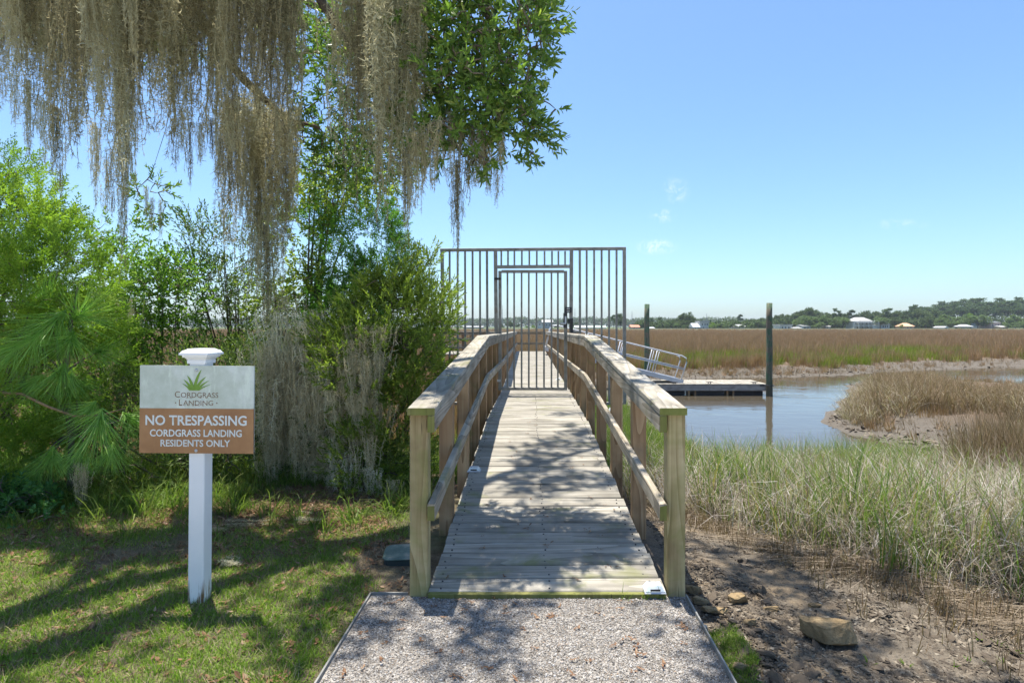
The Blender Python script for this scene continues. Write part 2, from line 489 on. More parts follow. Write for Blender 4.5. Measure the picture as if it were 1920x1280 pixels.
def ground_material():
    t = NT("ground_soil"); v = t.coord("Object")
    n1 = t.noise(v, 1.3, 5, 0.6); n2 = t.noise(v, 9, 6, 0.65); n3 = t.noise(v, 46, 4, 0.7)
    lawn = t.ramp(n2, [(0.28, (0.085, 0.06, 0.04)), (0.5, (0.17, 0.13, 0.085)), (0.72, (0.27, 0.225, 0.15))])
    lawn = t.mix(t.rng(n1, 0.45, 0.65), lawn, t.ramp(n3, [(0.3, (0.05, 0.07, 0.02)), (0.7, (0.12, 0.14, 0.05))]))
    mud = t.ramp(n2, [(0.25, (0.079, 0.062, 0.046)), (0.45, (0.136, 0.112, 0.083)), (0.7, (0.220, 0.185, 0.141))])
    mud = t.mix(t.math("MULTIPLY", t.rng(n1, 0.5, 0.62), 0.75), mud, t.mix(t.attr("zone_sand"), (0.19, 0.165, 0.135), (0.30, 0.215, 0.125)))
    mud = t.mix(t.math("MULTIPLY", t.rng(n3, 0.56, 0.66), 0.8), mud, (0.05, 0.042, 0.034))
    mud = t.mix(t.math("MULTIPLY", t.math("SUBTRACT", 1.0, t.attr("zone_sand")), 0.6), mud, (0.10, 0.087, 0.072))
    marsh = t.ramp(n2, [(0.3, (0.09, 0.065, 0.045)), (0.7, (0.19, 0.135, 0.09))])
    far = t.ramp(t.noise(v, 0.02, 3), [(0.4, (0.05, 0.07, 0.03)), (0.6, (0.10, 0.125, 0.05))])
    c = t.mix(t.attr("zone_mud"), marsh, mud)
    c = t.mix(t.attr("zone_lawn"), c, lawn)
    c = t.mix(t.attr("zone_far"), c, far)
    bounce_ground = t.ramp(n2, [(0.3, (0.48, 0.45, 0.40)), (0.7, (0.66, 0.63, 0.57))])      # unseen pale ground added behind the viewpoint to bounce daylight forward
    c = t.mix(t.attr("zone_bounce"), c, bounce_ground)
    h = t.math("ADD", t.math("MULTIPLY", n2, 0.7), t.math("MULTIPLY", n3, 0.5))
    return t.done(t.bsdf(c, 0.85, 0.2, 0, t.bump(h, 1.0, 0.05)).outputs[0])

mb = MB().add(np.column_stack([gp, gz]), gq)
me = mb.mesh("ground", ground_material(), True)
for nm, arr in (("zone_lawn", z_lawn), ("zone_mud", z_mud), ("zone_far", z_far), ("zone_bounce", z_bounce), ("zone_sand", 1 - smooth(5.0, 7.0, gp[:, 1]))):
    a = me.attributes.new(nm, "FLOAT", "POINT"); a.data.foreach_set("value", arr.astype(np.float32))
link("ground", me, kind="structure")

def water_material():
    t = NT("creek_water"); v = t.coord("Object", (1.0, 1.6, 1.0))
    a = t.noise(v, 1.1, 3, 0.5, 0.6); b = t.noise(v, 5.5, 3, 0.55, 0.3); c2 = t.noise(v, 0.33, 2)
    h = t.math("ADD", t.math("MULTIPLY", a, 0.9), t.math("MULTIPLY", t.math("MULTIPLY", b, t.rng(c2, 0.4, 0.65)), 0.5))
    p = t.bsdf((0.072, 0.060, 0.042), 0.05, 0.5, 0, t.bump(h, 0.22, 0.05))
    p.inputs["IOR"].default_value = 1.33
    return t.done(p.outputs[0])
wx = np.linspace(0.2, 70, 8); wy = np.linspace(8.5, 48, 8)
WX, WY = np.meshgrid(wx, wy); k = (np.arange(7)[:, None] * 8 + np.arange(7)[None, :]).ravel()
MB().add(np.column_stack([WX.ravel(), WY.ravel(), np.full(64, WZ)]), np.column_stack([k, k + 1, k + 9, k + 8])).build("creek_water", water_material(), kind="structure")

# ------------------------------------------------------------------ geometry-node scatter for uncountable ground cover
def stuff_scatter(name, protos, pts, rot, scl, idx, label, cat):
    me = bpy.data.meshes.new(name)
    me.vertices.add(len(pts)); me.vertices.foreach_set("co", np.asarray(pts, np.float32).ravel())
    for nm, ty, key, arr in (("rot", "FLOAT_VECTOR", "vector", rot), ("scl", "FLOAT", "value", scl), ("idx", "INT", "value", idx)):
        a = me.attributes.new(nm, ty, "POINT"); arr = np.asarray(arr)
        a.data.foreach_set(key, (arr.astype(np.int32) if ty == "INT" else arr.astype(np.float32)).ravel())
    o = link(name, me, label=label, cat=cat, kind="stuff")
    c = bpy.data.collections.new(name + "_pieces")
    for k_, m_ in enumerate(protos):
        c.objects.link(bpy.data.objects.new("%s_piece_%02d" % (name, k_), m_))
    g = bpy.data.node_groups.new(name + "_scatter", "GeometryNodeTree")
    g.interface.new_socket("Geometry", in_out="INPUT", socket_type="NodeSocketGeometry")
    g.interface.new_socket("Geometry", in_out="OUTPUT", socket_type="NodeSocketGeometry")
    n = g.nodes; gi = n.new("NodeGroupInput"); go = n.new("NodeGroupOutput")
    ip = n.new("GeometryNodeInstanceOnPoints"); ci = n.new("GeometryNodeCollectionInfo")
    ci.inputs[0].default_value = c; ci.inputs[1].default_value = True; ci.inputs[2].default_value = True
    ip.inputs["Pick Instance"].default_value = True
    L = g.links
    L.new(gi.outputs[0], ip.inputs["Points"]); L.new(ci.outputs[0], ip.inputs["Instance"])
    for nm, ty, sock in (("rot", "FLOAT_VECTOR", "Rotation"), ("scl", "FLOAT", "Scale"), ("idx", "INT", "Instance Index")):
        a = n.new("GeometryNodeInputNamedAttribute"); a.data_type = ty; a.inputs[0].default_value = nm
        L.new([x for x in a.outputs if x.enabled][0], ip.inputs[sock])
    L.new(ip.outputs[0], go.inputs[0])
    md = o.modifiers.new("scatter", "NODES"); md.node_group = g
    return o

def rots(n, tilt=0.25):
    return np.column_stack([rng.normal(0, tilt, n), rng.normal(0, tilt, n), rng.uniform(0, 6.283, n)])

def put(p):
    p = np.asarray(p, float)[:, :2]
    return np.column_stack([p, ground_z(p)])

def blades(n, h, w, spread, lean, segs=3, droop=0.4, hvar=0.3, tip=0.1):
    """tuft of tapering grass blades rising from the origin"""
    mbv = MB()
    for i in range(n):
        a = rng.uniform(0, 6.283); r = spread * math.sqrt(rng.uniform()); b = a + rng.normal(0, 0.8)
        hh = h * rng.uniform(1 - hvar, 1 + hvar); ln = abs(rng.normal(lean, lean * 0.6)); dr = droop * rng.uniform(0.2, 1.5)
        base = np.array([r * math.cos(a), r * math.sin(a), -0.01]); d = np.array([math.cos(b), math.sin(b), 0])
        side = np.array([-d[1], d[0], 0]); tw = rng.uniform(-1.2, 1.2); side = side * math.cos(tw) + d * math.sin(tw)
        pts = []; ang = ln; p = base.copy()
        for s_ in range(segs + 1):
            wd = w * (1 - (1 - tip) * (s_ / segs) ** 1.3) * 0.5
            pts += [p - side * wd, p + side * wd]
            p = p + hh / segs * (d * math.sin(ang) + np.array([0, 0, 1]) * math.cos(ang)); ang += dr / segs * (1 + s_)
        q = [(2 * j, 2 * j + 1, 2 * j + 3, 2 * j + 2) for j in range(segs)]
        mbv.add(np.array(pts), np.array(q))
    return mbv

# ------------------------------------------------------------------ gravel path and its metal edging
PX0, PX1, PY1 = -0.862, 0.792, 3.035
def gravel_material():
    t = NT("gravel_bed"); v = t.coord("Object")
    c = t.ramp(t.vor(v, 95, out="Color"), [(0.1, (0.111, 0.098, 0.082)), (0.5, (0.252, 0.229, 0.203)), (0.9, (0.400, 0.375, 0.343))])
    n = t.noise(v, 4, 5, 0.65)
    c = t.mix(t.math("MULTIPLY", t.rng(n, 0.45, 0.7), 0.55), c, (0.15, 0.125, 0.10))
    h = t.vor(v, 95)
    return t.done(t.bsdf(c, 0.9, 0.15, 0, t.bump(h, 0.8, 0.008)).outputs[0])
xs = np.linspace(PX0, PX1, 30); ys = np.linspace(-3.0, PY1, 90)
XX, YY = np.meshgrid(xs, ys); pp = np.column_stack([XX.ravel(), YY.ravel(), 0 * XX.ravel()])
pp[:, 2] = 0.004 + (vnoise(pp, 3.2, 9) - 0.5) * 0.012
k = (np.arange(89)[:, None] * 30 + np.arange(29)[None, :]).ravel()
MB().add(pp, np.column_stack([k, k + 1, k + 31, k + 30])).build("gravel_path", gravel_material(), smooth_=True, kind="structure")
def pebble(seed):
    r = np.random.default_rng(seed)
    V = []
    for z, rad in ((-0.35, 0.62), (0.12, 1.0), (0.55, 0.62)):
        for a in range(6):
            an = a * math.pi / 3 + r.normal(0, 0.2); q = rad * r.uniform(0.7, 1.2)
            V.append((q * math.cos(an), q * 0.75 * math.sin(an), z * 0.8 + r.normal(0, 0.06)))
    V.append((0, 0, 0.62))
    Q = [(i + j, i + (j + 1) % 6, i + 6 + (j + 1) % 6, i + 6 + j) for i in (0, 6) for j in range(6)]
    T = [(12 + j, 12 + (j + 1) % 6, 18) for j in range(6)]
    return np.array(V), [np.array(Q), np.array(T)]
def pebble_material():
    t = NT("pebble_stone"); r = t.rand(0.0, 1.0)
    c = t.ramp(r, [(0.0, (0.080, 0.068, 0.058)), (0.3, (0.213, 0.195, 0.174)), (0.6, (0.306, 0.287, 0.265)), (0.88, (0.427, 0.410, 0.392)), (0.97, (0.306, 0.225, 0.160))])
    return t.done(t.bsdf(c, 0.85, 0.2).outputs[0])
pm = pebble_material()
peb = []
for s_ in range(5):
    V, Fq = pebble(s_); peb.append(MB().add(V, Fq).mesh("pebble_shape", pm, True))
n = 64000
pts = np.column_stack([rng.uniform(PX0 + 0.01, PX1 - 0.01, n), 3.03 - (3.03 - 1.7) * rng.uniform(0, 1, n), np.zeros(n)])
pts[:, 2] = 0.005 + (vnoise(pts * [1, 1, 0], 3.2, 9) - 0.5) * 0.012
stuff_scatter("gravel", peb, pts, rots(n, 0.5), rng.gamma(2.4, 0.0008, n) + 0.0009, rng.integers(0, 5, n), "loose grey and white gravel covering the path in front of the ramp", "gravel")

M["edging"] = plain("edging_metal", (0.22, 0.215, 0.20), 0.7, 0.3, 0.1, 0.25, 8)
edge = thing("path_edging", (PX0, 2.5, 0), "thin grey metal edging strip bordering the gravel path beside the lawn", "edging")
mbv = MB(); box(mbv, PX0 - 0.008, PX0, -3.0, PY1 + 0.004, -0.06, 0.02); mbv.build("side_strip", M["edging"], edge)
mbv = MB(); box(mbv, PX0, -0.67, PY1, PY1 + 0.008, -0.06, 0.02); mbv.build("end_strip", M["edging"], edge)
edge = thing("path_edging", (PX1, 2.5, 0), "dark metal edging strip bordering the gravel path beside the bare mud", "edging")
mbv = MB(); beam(mbv, (PX1 + 0.002, -3.0, -0.01), (PX1 - 0.004, 3.0, -0.008), 0.008, 0.07, 0.001); mbv.build("side_strip", M["edging"], edge)
mbv = MB(); box(mbv, PX1 - 0.014, PX1 + 0.018, 2.70, 2.725, -0.05, 0.012); mbv.build("stake", M["edging"], edge)

# ------------------------------------------------------------------ boardwalk
Y0, YK, YE = 3.02, 6.6, 26.0
YG_NEAR = 9.0
def deck_z(y): return 0.03 + 0.315 * (y - Y0) / (YK - Y0) if y < YK else 0.345 - 0.035 * (y - YK) / (YE - YK)
def xl(y): return float(np.interp(y, [3, 9.5, 26], [-0.558, -0.56, -0.83]))
def xr(y): return float(np.interp(y, [3, 6.6, 9.5, 26], [0.685, 0.60, 0.585, 0.475]))
def cap_z(y): return float(np.interp(y, [3.0, YK, 26], [0.998, 1.318, 1.20]))
def mid_z(y): return float(np.interp(y, [3.0, YK - 0.15, 26], [0.502, 0.878, 0.70]))

walk = thing("boardwalk", (0, Y0, 0), "weathered wooden ramp and boardwalk with timber railings running out to the marsh", "boardwalk")
plank_shapes = []
for s_ in range(4):
    r = np.random.default_rng(50 + s_); V = []
    for i, x in enumerate(np.linspace(-0.5, 0.5, 5)):
        dz_ = r.normal(0, 0.0012); dy_ = r.normal(0, 0.0012)
        for (y, z) in ((-0.067, -0.036), (-0.067, -0.006), (-0.061, 0), (0.061, 0), (0.067, -0.006), (0.067, -0.036)):
            V.append((x, y + dy_, z + dz_))
    Q = [(i * 6 + j, i * 6 + (j + 1) % 6, i * 6 + 6 + (j + 1) % 6, i * 6 + 6 + j) for i in range(4) for j in range(6)]
    mbv = MB().add(V, [np.array(Q), np.array([[5, 4, 3, 2, 1, 0], [24, 25, 26, 27, 28, 29]])])
    plank_shapes.append(mbv.mesh("deck_plank", M["plank"]))
y = Y0 + 0.07
while y < YE:
    a, b = xl(y) + rng.normal(0, 0.004), xr(y) + rng.normal(0, 0.004)
    sl = math.atan(0.315 / (YK - Y0)) if y < YK else 0.0
    link("deck_plank", plank_shapes[rng.integers(0, 4)], walk, loc=((a + b) / 2, y, deck_z(y) + rng.normal(0, 0.0015)),
         rot=(sl + rng.normal(0, 0.006), rng.normal(0, 0.0015), rng.normal(0, 0.0025)), scale=(b - a, 1, 1))
    y += 0.1425
sc_b = MB(); yq = Y0 + 0.07
while yq < YG_NEAR:
    for fx in (0.045, 0.5, 0.955):
        for dy in (-0.036, 0.036):
            x_, y_ = xl(yq) * (1 - fx) + xr(yq) * fx + rng.normal(0, 0.008), yq + dy + rng.normal(0, 0.003); z_ = deck_z(y_) + 0.0016
            a_ = np.arange(6) * math.pi / 3; r_ = 0.0048
            V = [(x_ + r_ * math.cos(q), y_ + r_ * math.sin(q), z_ + (0.0022 if k_ else -0.004)) for k_ in (0, 1) for q in a_]
            sc_b.add(V, [np.array([(j, (j + 1) % 6, 6 + (j + 1) % 6, 6 + j) for j in range(6)]), np.array([list(range(6, 12))])])
    yq += 0.1425
sc_b.build("screw_heads", M["black_plastic"], walk, kind="stuff")
# greenish front edge board
mbv = MB(); beam(mbv, (xl(3.0), Y0 - 0.006, -0.022), (xr(3.0) - 0.005, Y0 - 0.006, -0.022), 0.03, 0.10, 0.003); mbv.build("edge_board", M["algae_end"], walk, label="green algae covered board along the foot of the ramp")
# stringers under the deck
for fx in (0.04, 0.5, 0.96):
    for (a, b) in ((Y0 + 0.05, YK), (YK, 16.2), (16.2, YE)):
        pa, pb = [(xl(q) * (1 - fx) + xr(q) * fx, q, deck_z(q) - 0.14) for q in (a, b)]
        mbv = MB(); beam(mbv, pa, pb, 0.04, 0.19); mbv.build("stringer", M["post_wood"], walk)
ys = list(np.arange(3.065, 25.9, 0.915)) + [25.9]
for k_, yy in enumerate(ys):
    for side in (-1, 1):
        x0 = xl(yy) - 0.05 if side < 0 else xr(yy) + 0.052
        if k_ == 0: x0 = -0.61 if side < 0 else 0.742
        zb = float(ground_z(np.array([[x0, yy]]))[0]) - 0.25
        mbv = MB(); beam(mbv, (x0, yy, zb), (x0, yy, cap_z(yy) - 0.038), 0.094, 0.094, 0.006, up=(0, 1, 0))
        mbv.build("post", M["front_post_wood"] if k_ == 0 else M["post_wood"], walk)
def along(fn, y0, y1, xo, w, h, name, mat, side, drop=0.0):
    e = xl if side < 0 else xr
    mbv = MB(); q = [y0, y1]
    pa, pb = [(e(v) + side * xo, v, fn(v) - drop - h / 2) for v in q]
    beam(mbv, pa, pb, w, h, 0.005); return mbv.build(name, mat, walk)
segs_cap = [(2.985, YK), (YK + 0.002, 10.25), (10.254, 13.9), (13.904, 17.6), (17.604, 21.2), (21.204, 25.95)]
for side in (-1, 1):
    for (a, b) in segs_cap:
        if side > 0 and a > 21: b = 24.1
        along(cap_z, a, b, 0.0325, 0.145, 0.038, "rail_cap", M["cap_wood"], side)
        o_ = along(cap_z, a + 0.01, b - 0.003, -0.0195, 0.038, 0.088, "rail_board", M["rail_wood"], side, 0.0385)
        along(mid_z, a + (0.0 if a < 3 else 0), b - 0.003, -0.0195, 0.038, 0.088, "mid_rail", M["rail_wood"], side)
    e = xl if side < 0 else xr
    # mossy end grain of the front timbers
    for (zc, hh, ww, xo) in ((cap_z(2.985) - 0.019, 0.036, 0.142, 0.0325), (cap_z(2.985) - 0.083, 0.085, 0.036, -0.0195), (mid_z(2.985) - 0.044, 0.085, 0.036, -0.0195)):
        x0 = e(3.0) + side * xo
        mbv = MB(); box(mbv, x0 - ww / 2, x0 + ww / 2, 2.9815, 2.984, zc - hh / 2, zc + hh / 2); mbv.build("end_grain", M["algae_end"], walk)
# railing across the far end
for (zt, w, h, nm, m) in ((1.20, 0.14, 0.036, "rail_cap", "rail_cross_wood"), (1.16, 0.036, 0.088, "rail_board", "rail_cross_wood"), (0.70, 0.036, 0.088, "mid_rail", "rail_cross_wood")):
    mbv = MB(); beam(mbv, (-0.95, YE + 0.05, zt - h / 2), (0.6, YE + 0.05, zt - h / 2), w, h); mbv.build(nm, M[m], walk)
# side platform at the head of the boardwalk
plat = thing("viewing_platform", (-2.6, 24.5, -0.9), "side platform with dark timber railings beside the far end of the boardwalk", "platform")
n = 0
for yy in np.arange(23.3, 26.0, 0.1425):
    link("deck_plank", plank_shapes[n % 4], plat, loc=(-2.42, yy, 0.315), scale=(3.02, 1, 1)); n += 1
for (xa, ya, xb, yb) in ((-3.93, 23.3, -0.93, 23.3), (-3.93, 26.0, -0.93, 26.0)):
    for zt, w, h, nm in ((1.21, 0.14, 0.036, "rail_cap"), (1.172, 0.036, 0.088, "rail_board"), (0.92, 0.036, 0.06, "mid_rail"), (0.62, 0.036, 0.088, "mid_rail")):
        mbv = MB(); beam(mbv, (xa, ya, zt - h / 2), (xb, yb, zt - h / 2), w, h); mbv.build(nm, M["rail_cross_wood"], plat)
    for xx in np.linspace(xa + 0.05, xb - 0.05, 4):
        mbv = MB(); beam(mbv, (xx, ya + 0.06, -1.1), (xx, ya + 0.06, 1.174), 0.09, 0.09, up=(0, 1, 0)); mbv.build("post", M["post_wood"], plat)
for zt, w, h, nm in ((1.21, 0.14, 0.036, "rail_cap"), (0.62, 0.036, 0.088, "mid_rail")):
    mbv = MB(); beam(mbv, (-3.98, 23.4, zt - h / 2), (-3.98, 25.9, zt - h / 2), w, h); mbv.build(nm, M["rail_wood"], plat)

# solar deck lights
def glass_lens():
    t = NT("light_lens"); p = t.bsdf((0.68, 0.74, 0.74), 0.12, 0.6); return t.done(p.outputs[0])
M["lens"] = glass_lens()
def deck_light(px, py, label):
    # solve the deck height at this pixel
    y = 3.0
    for _ in range(40): y = (CAMZ - deck_z(y)) * F / (py - CY)
    x = (px - CX) * y / F
    t = thing("deck_light", (x, y, deck_z(y) + 0.004), label, "deck light", "solar lights on the boardwalk deck")
    def fr(mbv, r0, r1, z0, z1, dy0=0.0):
        V = [(-r0, -r0 * .8, z0), (r0, -r0 * .8, z0), (r0, r0 * .8, z0), (-r0, r0 * .8, z0), (-r1, -r1 * .7, z1), (r1, -r1 * .7, z1), (r1, r1 * .7, z1), (-r1, r1 * .7, z1)]
        mbv.add(V, np.array([[3, 2, 1, 0], [4, 5, 6, 7], [0, 1, 5, 4], [1, 2, 6, 5], [2, 3, 7, 6], [3, 0, 4, 7]]))
    mbv = MB(); fr(mbv, 0.056, 0.054, 0, 0.008); mbv.build("base", M["aluminium"], t, local=True)
    mbv = MB(); fr(mbv, 0.05, 0.036, 0.0085, 0.034); mbv.build("housing", M["lens"], t, local=True)
    mbv = MB(); fr(mbv, 0.026, 0.025, 0.0345, 0.037); mbv.build("solar_cell", M["aluminium"], t, local=True)
    mbv = MB(); box(mbv, -0.026, 0.026, -0.0425, -0.0395, 0.012, 0.022); mbv.build("lamp_slot", M["black_plastic"], t, local=True)
deck_light(1226, 1107, "small glass deck light at the foot of the ramp")
deck_light(889, 883, "small glass deck light beside the railing mid ramp")
deck_light(1149, 770, "small deck light on the ramp just in front of the gate")
deck_light(1047, 712, "tiny deck light on the boardwalk beyond the gate")

# ------------------------------------------------------------------ security gate
YG = 9.2
gate = thing("security_gate", (0, YG, deck_z(YG)), "tall galvanised steel security gate with barred wings across the boardwalk", "gate")
def gx_(px): return (px - CX) * YG / F
def gz_(py): return CAMZ - (py - CY) * YG / F
def bar(name, px0, py0, px1, py1, w, par, m="steel", dy=0.0):
    mbv = MB(); a = (gx_(px0), YG + dy, gz_(py0)); b = (gx_(px1), YG + dy, gz_(py1))
    up = (0, 1, 0)
    beam(mbv, a, b, w, w, 0.003, up=up); return mbv.build(name, M[m], par)
zt = 468.5
bar("top_rail", 825.5, 469, 1173.5, 466, 0.048, gate)
bar("end_post", 829, 471.5, 832, 757, 0.05, gate)
bar("end_post", 1170.5, 469, 1171, 757, 0.05, gate)
bar("bottom_rail", 835, 756, 914, 756, 0.046, gate); bar("bottom_rail", 1091, 756, 1168, 756, 0.046, gate)
for i, px in enumerate((843, 858, 872, 886, 900)): bar("picket", px, 471.5, px + 0.5, 753, 0.03, gate)
for i, px in enumerate((1100, 1114, 1128, 1142, 1156)): bar("picket", px, 469.5, px, 753, 0.03, gate)
bar("stile", 913, 471, 914.5, 758, 0.036, gate); bar("stile", 1087, 469, 1088, 758, 0.036, gate)
bar("jamb", 929, 471, 930.5, 626, 0.056, gate); bar("jamb", 1071.5, 469, 1070.5, 624, 0.056, gate)
bar("short_rail", 917, 624, 927, 624, 0.04, gate); bar("short_rail", 1074, 622, 1085, 622, 0.04, gate)
bar("header", 933, 500.5, 1068, 499.5, 0.05, gate)
for px in (940, 952.5, 964.5, 978.5, 992.5, 1006.5, 1021, 1035, 1047, 1059.5): bar("picket", px, 471, px, 497.5, 0.028, gate)
leaf = thing("gate_leaf", (gx_(937), YG, gz_(728)), "narrow barred steel gate leaf closed in the frame on the boardwalk", "gate leaf")
leaf = None if leaf is None else leaf
bpy.data.objects.remove(leaf)
lf = bar("gate_leaf", 937.5, 508, 937.5, 731, 0.05, gate)
bar("leaf_stile", 1060.5, 508, 1060.5, 731, 0.05, lf)
bar("leaf_top_rail", 940.6, 509, 1057.4, 509, 0.046, lf); bar("leaf_bottom_rail", 940.6, 728.5, 1057.4, 728.5, 0.046, lf)
for px in (951.5, 964, 978, 991.5, 1006, 1020, 1034, 1046): bar("leaf_picket", px, 511.8, px, 725.8, 0.028, lf)
for py in (523, 713):
    mbv = MB(); box(mbv, gx_(927), gx_(939), YG - 0.045, YG - 0.029, gz_(py + 2), gz_(py - 2)); mbv.build("hinge", M["black_plastic"] if py < 600 else M["aluminium"], gate)
pl_ = MB(); box(pl_, gx_(1059), gx_(1071.5), YG - 0.05, YG - 0.032, gz_(586.5), gz_(576)); plate = pl_.build("latch_plate", M["black_plastic"], gate)
M["white_paint"] = plain("white_paint", (0.8, 0.8, 0.78), 0.5, 0.4, 0, 0.05)
for py in (579, 583.5):
    mbv = MB(); box(mbv, gx_(1062.5), gx_(1067.5), YG - 0.053, YG - 0.0505, gz_(py + 0.8), gz_(py - 0.8)); mbv.build("slot", M["white_paint"], plate)
mbv = MB(); box(mbv, gx_(1056), gx_(1063.2), YG - 0.075, YG - 0.032, gz_(614.5), gz_(587)); lockb = mbv.build("lock_box", M["black_plastic"], gate)
mbv = MB(); box(mbv, gx_(1058.5), gx_(1061.6), YG - 0.079, YG - 0.0755, gz_(606), gz_(593)); mbv.build("key_pad", M["aluminium"], lockb)
mbv = MB(); tube(mbv, [(gx_(1060), YG - 0.08, gz_(606.8)), (gx_(1060), YG - 0.115, gz_(606.8)), (gx_(1050.5), YG - 0.118, gz_(606.2))], 0.010, 8); mbv.build("lever_handle", M["aluminium"], lockb)
mbv = MB(); box(mbv, gx_(1069), gx_(1074), YG - 0.06, YG - 0.03, gz_(623), gz_(597)); mbv.build("strike_box", M["black_plastic"], gate)
mbv = MB(); box(mbv, gx_(1064), gx_(1068.5), YG - 0.05, YG - 0.03, gz_(606), gz_(597.5)); mbv.build("bolt_guard", M["black_plastic"], gate)

# ------------------------------------------------------------------ floating dock, gangway, pilings
YD0, YD1 = 21.8, 23.55
DXL, DXR = 4.25, 8.86
dock = thing("floating_dock", (6.5, 22.6, WZ), "low floating dock with pale deck boards and black floats on the creek", "dock")
n_ = 0
dp = MB(); box(dp, -0.068, 0.068, -0.5, 0.5, -0.035, 0); dpm = dp.mesh("deck_board", M["pale_dock_wood"])
for xx in np.arange(DXL + 0.07, DXR, 0.1425):
    link("deck_board", dpm, dock, loc=(xx, (YD0 + YD1) / 2, -0.752 + rng.normal(0, 0.002)), scale=(1, YD1 - YD0 + 0.02, 1))
for (a, b) in ((DXL, 6.58), (6.584, DXR)):
    mbv = MB(); beam(mbv, (a, YD0 + 0.02, -0.90), (b, YD0 + 0.02, -0.90), 0.04, 0.22); mbv.build("fascia_board", M["dock_fascia"], dock)
mbv = MB(); beam(mbv, (DXL, YD1 - 0.02, -0.90), (DXR, YD1 - 0.02, -0.90), 0.04, 0.22); mbv.build("fascia_board", M["dock_fascia"], dock)
for xx in (DXL + 0.02, DXR - 0.02):
    mbv = MB(); beam(mbv, (xx, YD0 + 0.045, -0.90), (xx, YD1 - 0.045, -0.90), 0.04, 0.22); mbv.build("end_board", M["dock_fascia"], dock)
fm = MB(); beam(fm, (-0.55, 0, 0), (0.55, 0, 0), 1.45, 0.42, 0.05)
for q in (-0.2, 0.2): box(fm, q - 0.03, q + 0.03, -0.735, -0.725, -0.2, 0.18)
fmm = fm.mesh("dock_float", M["black_plastic"])
for px0, px1 in ((1240, 1286), (1306, 1360), (1377, 1433)):
    a, b = (px0 - CX) * YD0 / F, (px1 - CX) * YD0 / F
    link("dock_float", fmm, dock, loc=((a + b) / 2, (YD0 + YD1) / 2, -1.222), scale=((b - a) / 1.1, 1, 1))
for px in (1292.5, 1304.5, 1365, 1376):
    xx = (px - CX) * YD0 / F
    mbv = MB(); box(mbv, xx - 0.03, xx + 0.03, YD0 + 0.05, YD0 + 0.09, -1.21, -1.02); mbv.build("float_bracket", M["post_wood"], dock)
def cleat(px, y, label):
    t = thing("dock_cleat", ((px - CX) * y / F, y, -0.75), label, "cleat", "mooring cleats along the dock edge")
    mbv = MB(); box(mbv, -0.05, -0.03, -0.02, 0.02, 0, 0.05); box(mbv, 0.03, 0.05, -0.02, 0.02, 0, 0.05); tube(mbv, [(-0.14, 0, 0.066), (-0.05, 0, 0.058), (0.05, 0, 0.058), (0.14, 0, 0.066)], [0.008, 0.014, 0.014, 0.008], 6)
    mbv.build("horn", M["black_plastic"], t, local=True, kind="thing")
    mbv = MB(); box(mbv, -0.07, 0.07, -0.03, 0.03, -0.002, 0.008); mbv.build("base", M["black_plastic"], t, local=True)
for px, lab in ((1330, "black mooring cleat in the middle of the dock edge"), (1414, "black mooring cleat on the dock nearest the tall piling"), (1264, "black mooring cleat on the dock below the gangway foot")):
    cleat(px, YD0 + 0.12, lab)

def piling_material():
    t = NT("piling_wood"); v = t.coord("Object", (16, 16, 1.2), rnd=5); v1 = t.coord("Object")
    sp = t.node("ShaderNodeSeparateXYZ"); t.L.new(v1, sp.inputs[0])
    n = t.noise(v, 1.0, 5, 0.65)
    g = t.ramp(n, [(0.25, (0.03, 0.06, 0.035)), (0.5, (0.075, 0.125, 0.075)), (0.75, (0.15, 0.19, 0.12))])
    br = t.ramp(n, [(0.3, (0.10, 0.085, 0.06)), (0.7, (0.22, 0.18, 0.13))])
    c = t.mix(t.rng(t.noise(v1, 2.6, 5, 0.7), 0.47, 0.58), g, br)
    c = t.mix(t.rng(sp.outputs[2], -0.95, -0.5, 0.75, 0.0), c, (0.10, 0.085, 0.06))
    return t.done(t.bsdf(c, 0.85, 0.2, 0, t.bump(n, 0.5, 0.02)).outputs[0])
M["piling"] = piling_material()
def piling(pxc, pyt, Y, r, label, lean=0.0):
    x = (pxc - CX) * Y / F; zt_ = CAMZ - (pyt - CY) * Y / F
    t = thing("dock_piling", (x, Y, WZ), label, "piling", "timber pilings by the floating dock")
    mbv = MB(); zz = np.linspace(-2.2, zt_, 9)
    tube(mbv, [(x + lean * (z - WZ) + 0.008 * math.sin(z * 3), Y, z) for z in zz], r * (1 - 0.02 * np.arange(9)), 16)
    mbv.build("shaft", M["piling"], t, smooth_=True)
    return t, x
pt, pxx = piling(1442.5, 568, 21.75, 0.125, "tall dark green piling standing at the outer corner of the dock")
mbv = MB(); a_ = np.linspace(0, 2 * math.pi, 25)
tube(mbv, [(pxx + 0.17 * math.cos(q), 21.75 + 0.17 * math.sin(q), -0.80) for q in a_], 0.016, 6, caps=False); 
box(mbv, pxx - 0.34, pxx - 0.172, 21.79, 21.85, -0.83, -0.77)
tag(mbv.build("piling_hoop", M["black_plastic"]), "black metal hoop tying the dock corner to its piling", "bracket")
piling(1213, 570, 24.0, 0.125, "green piling with a pale top standing behind the gangway", 0.0)

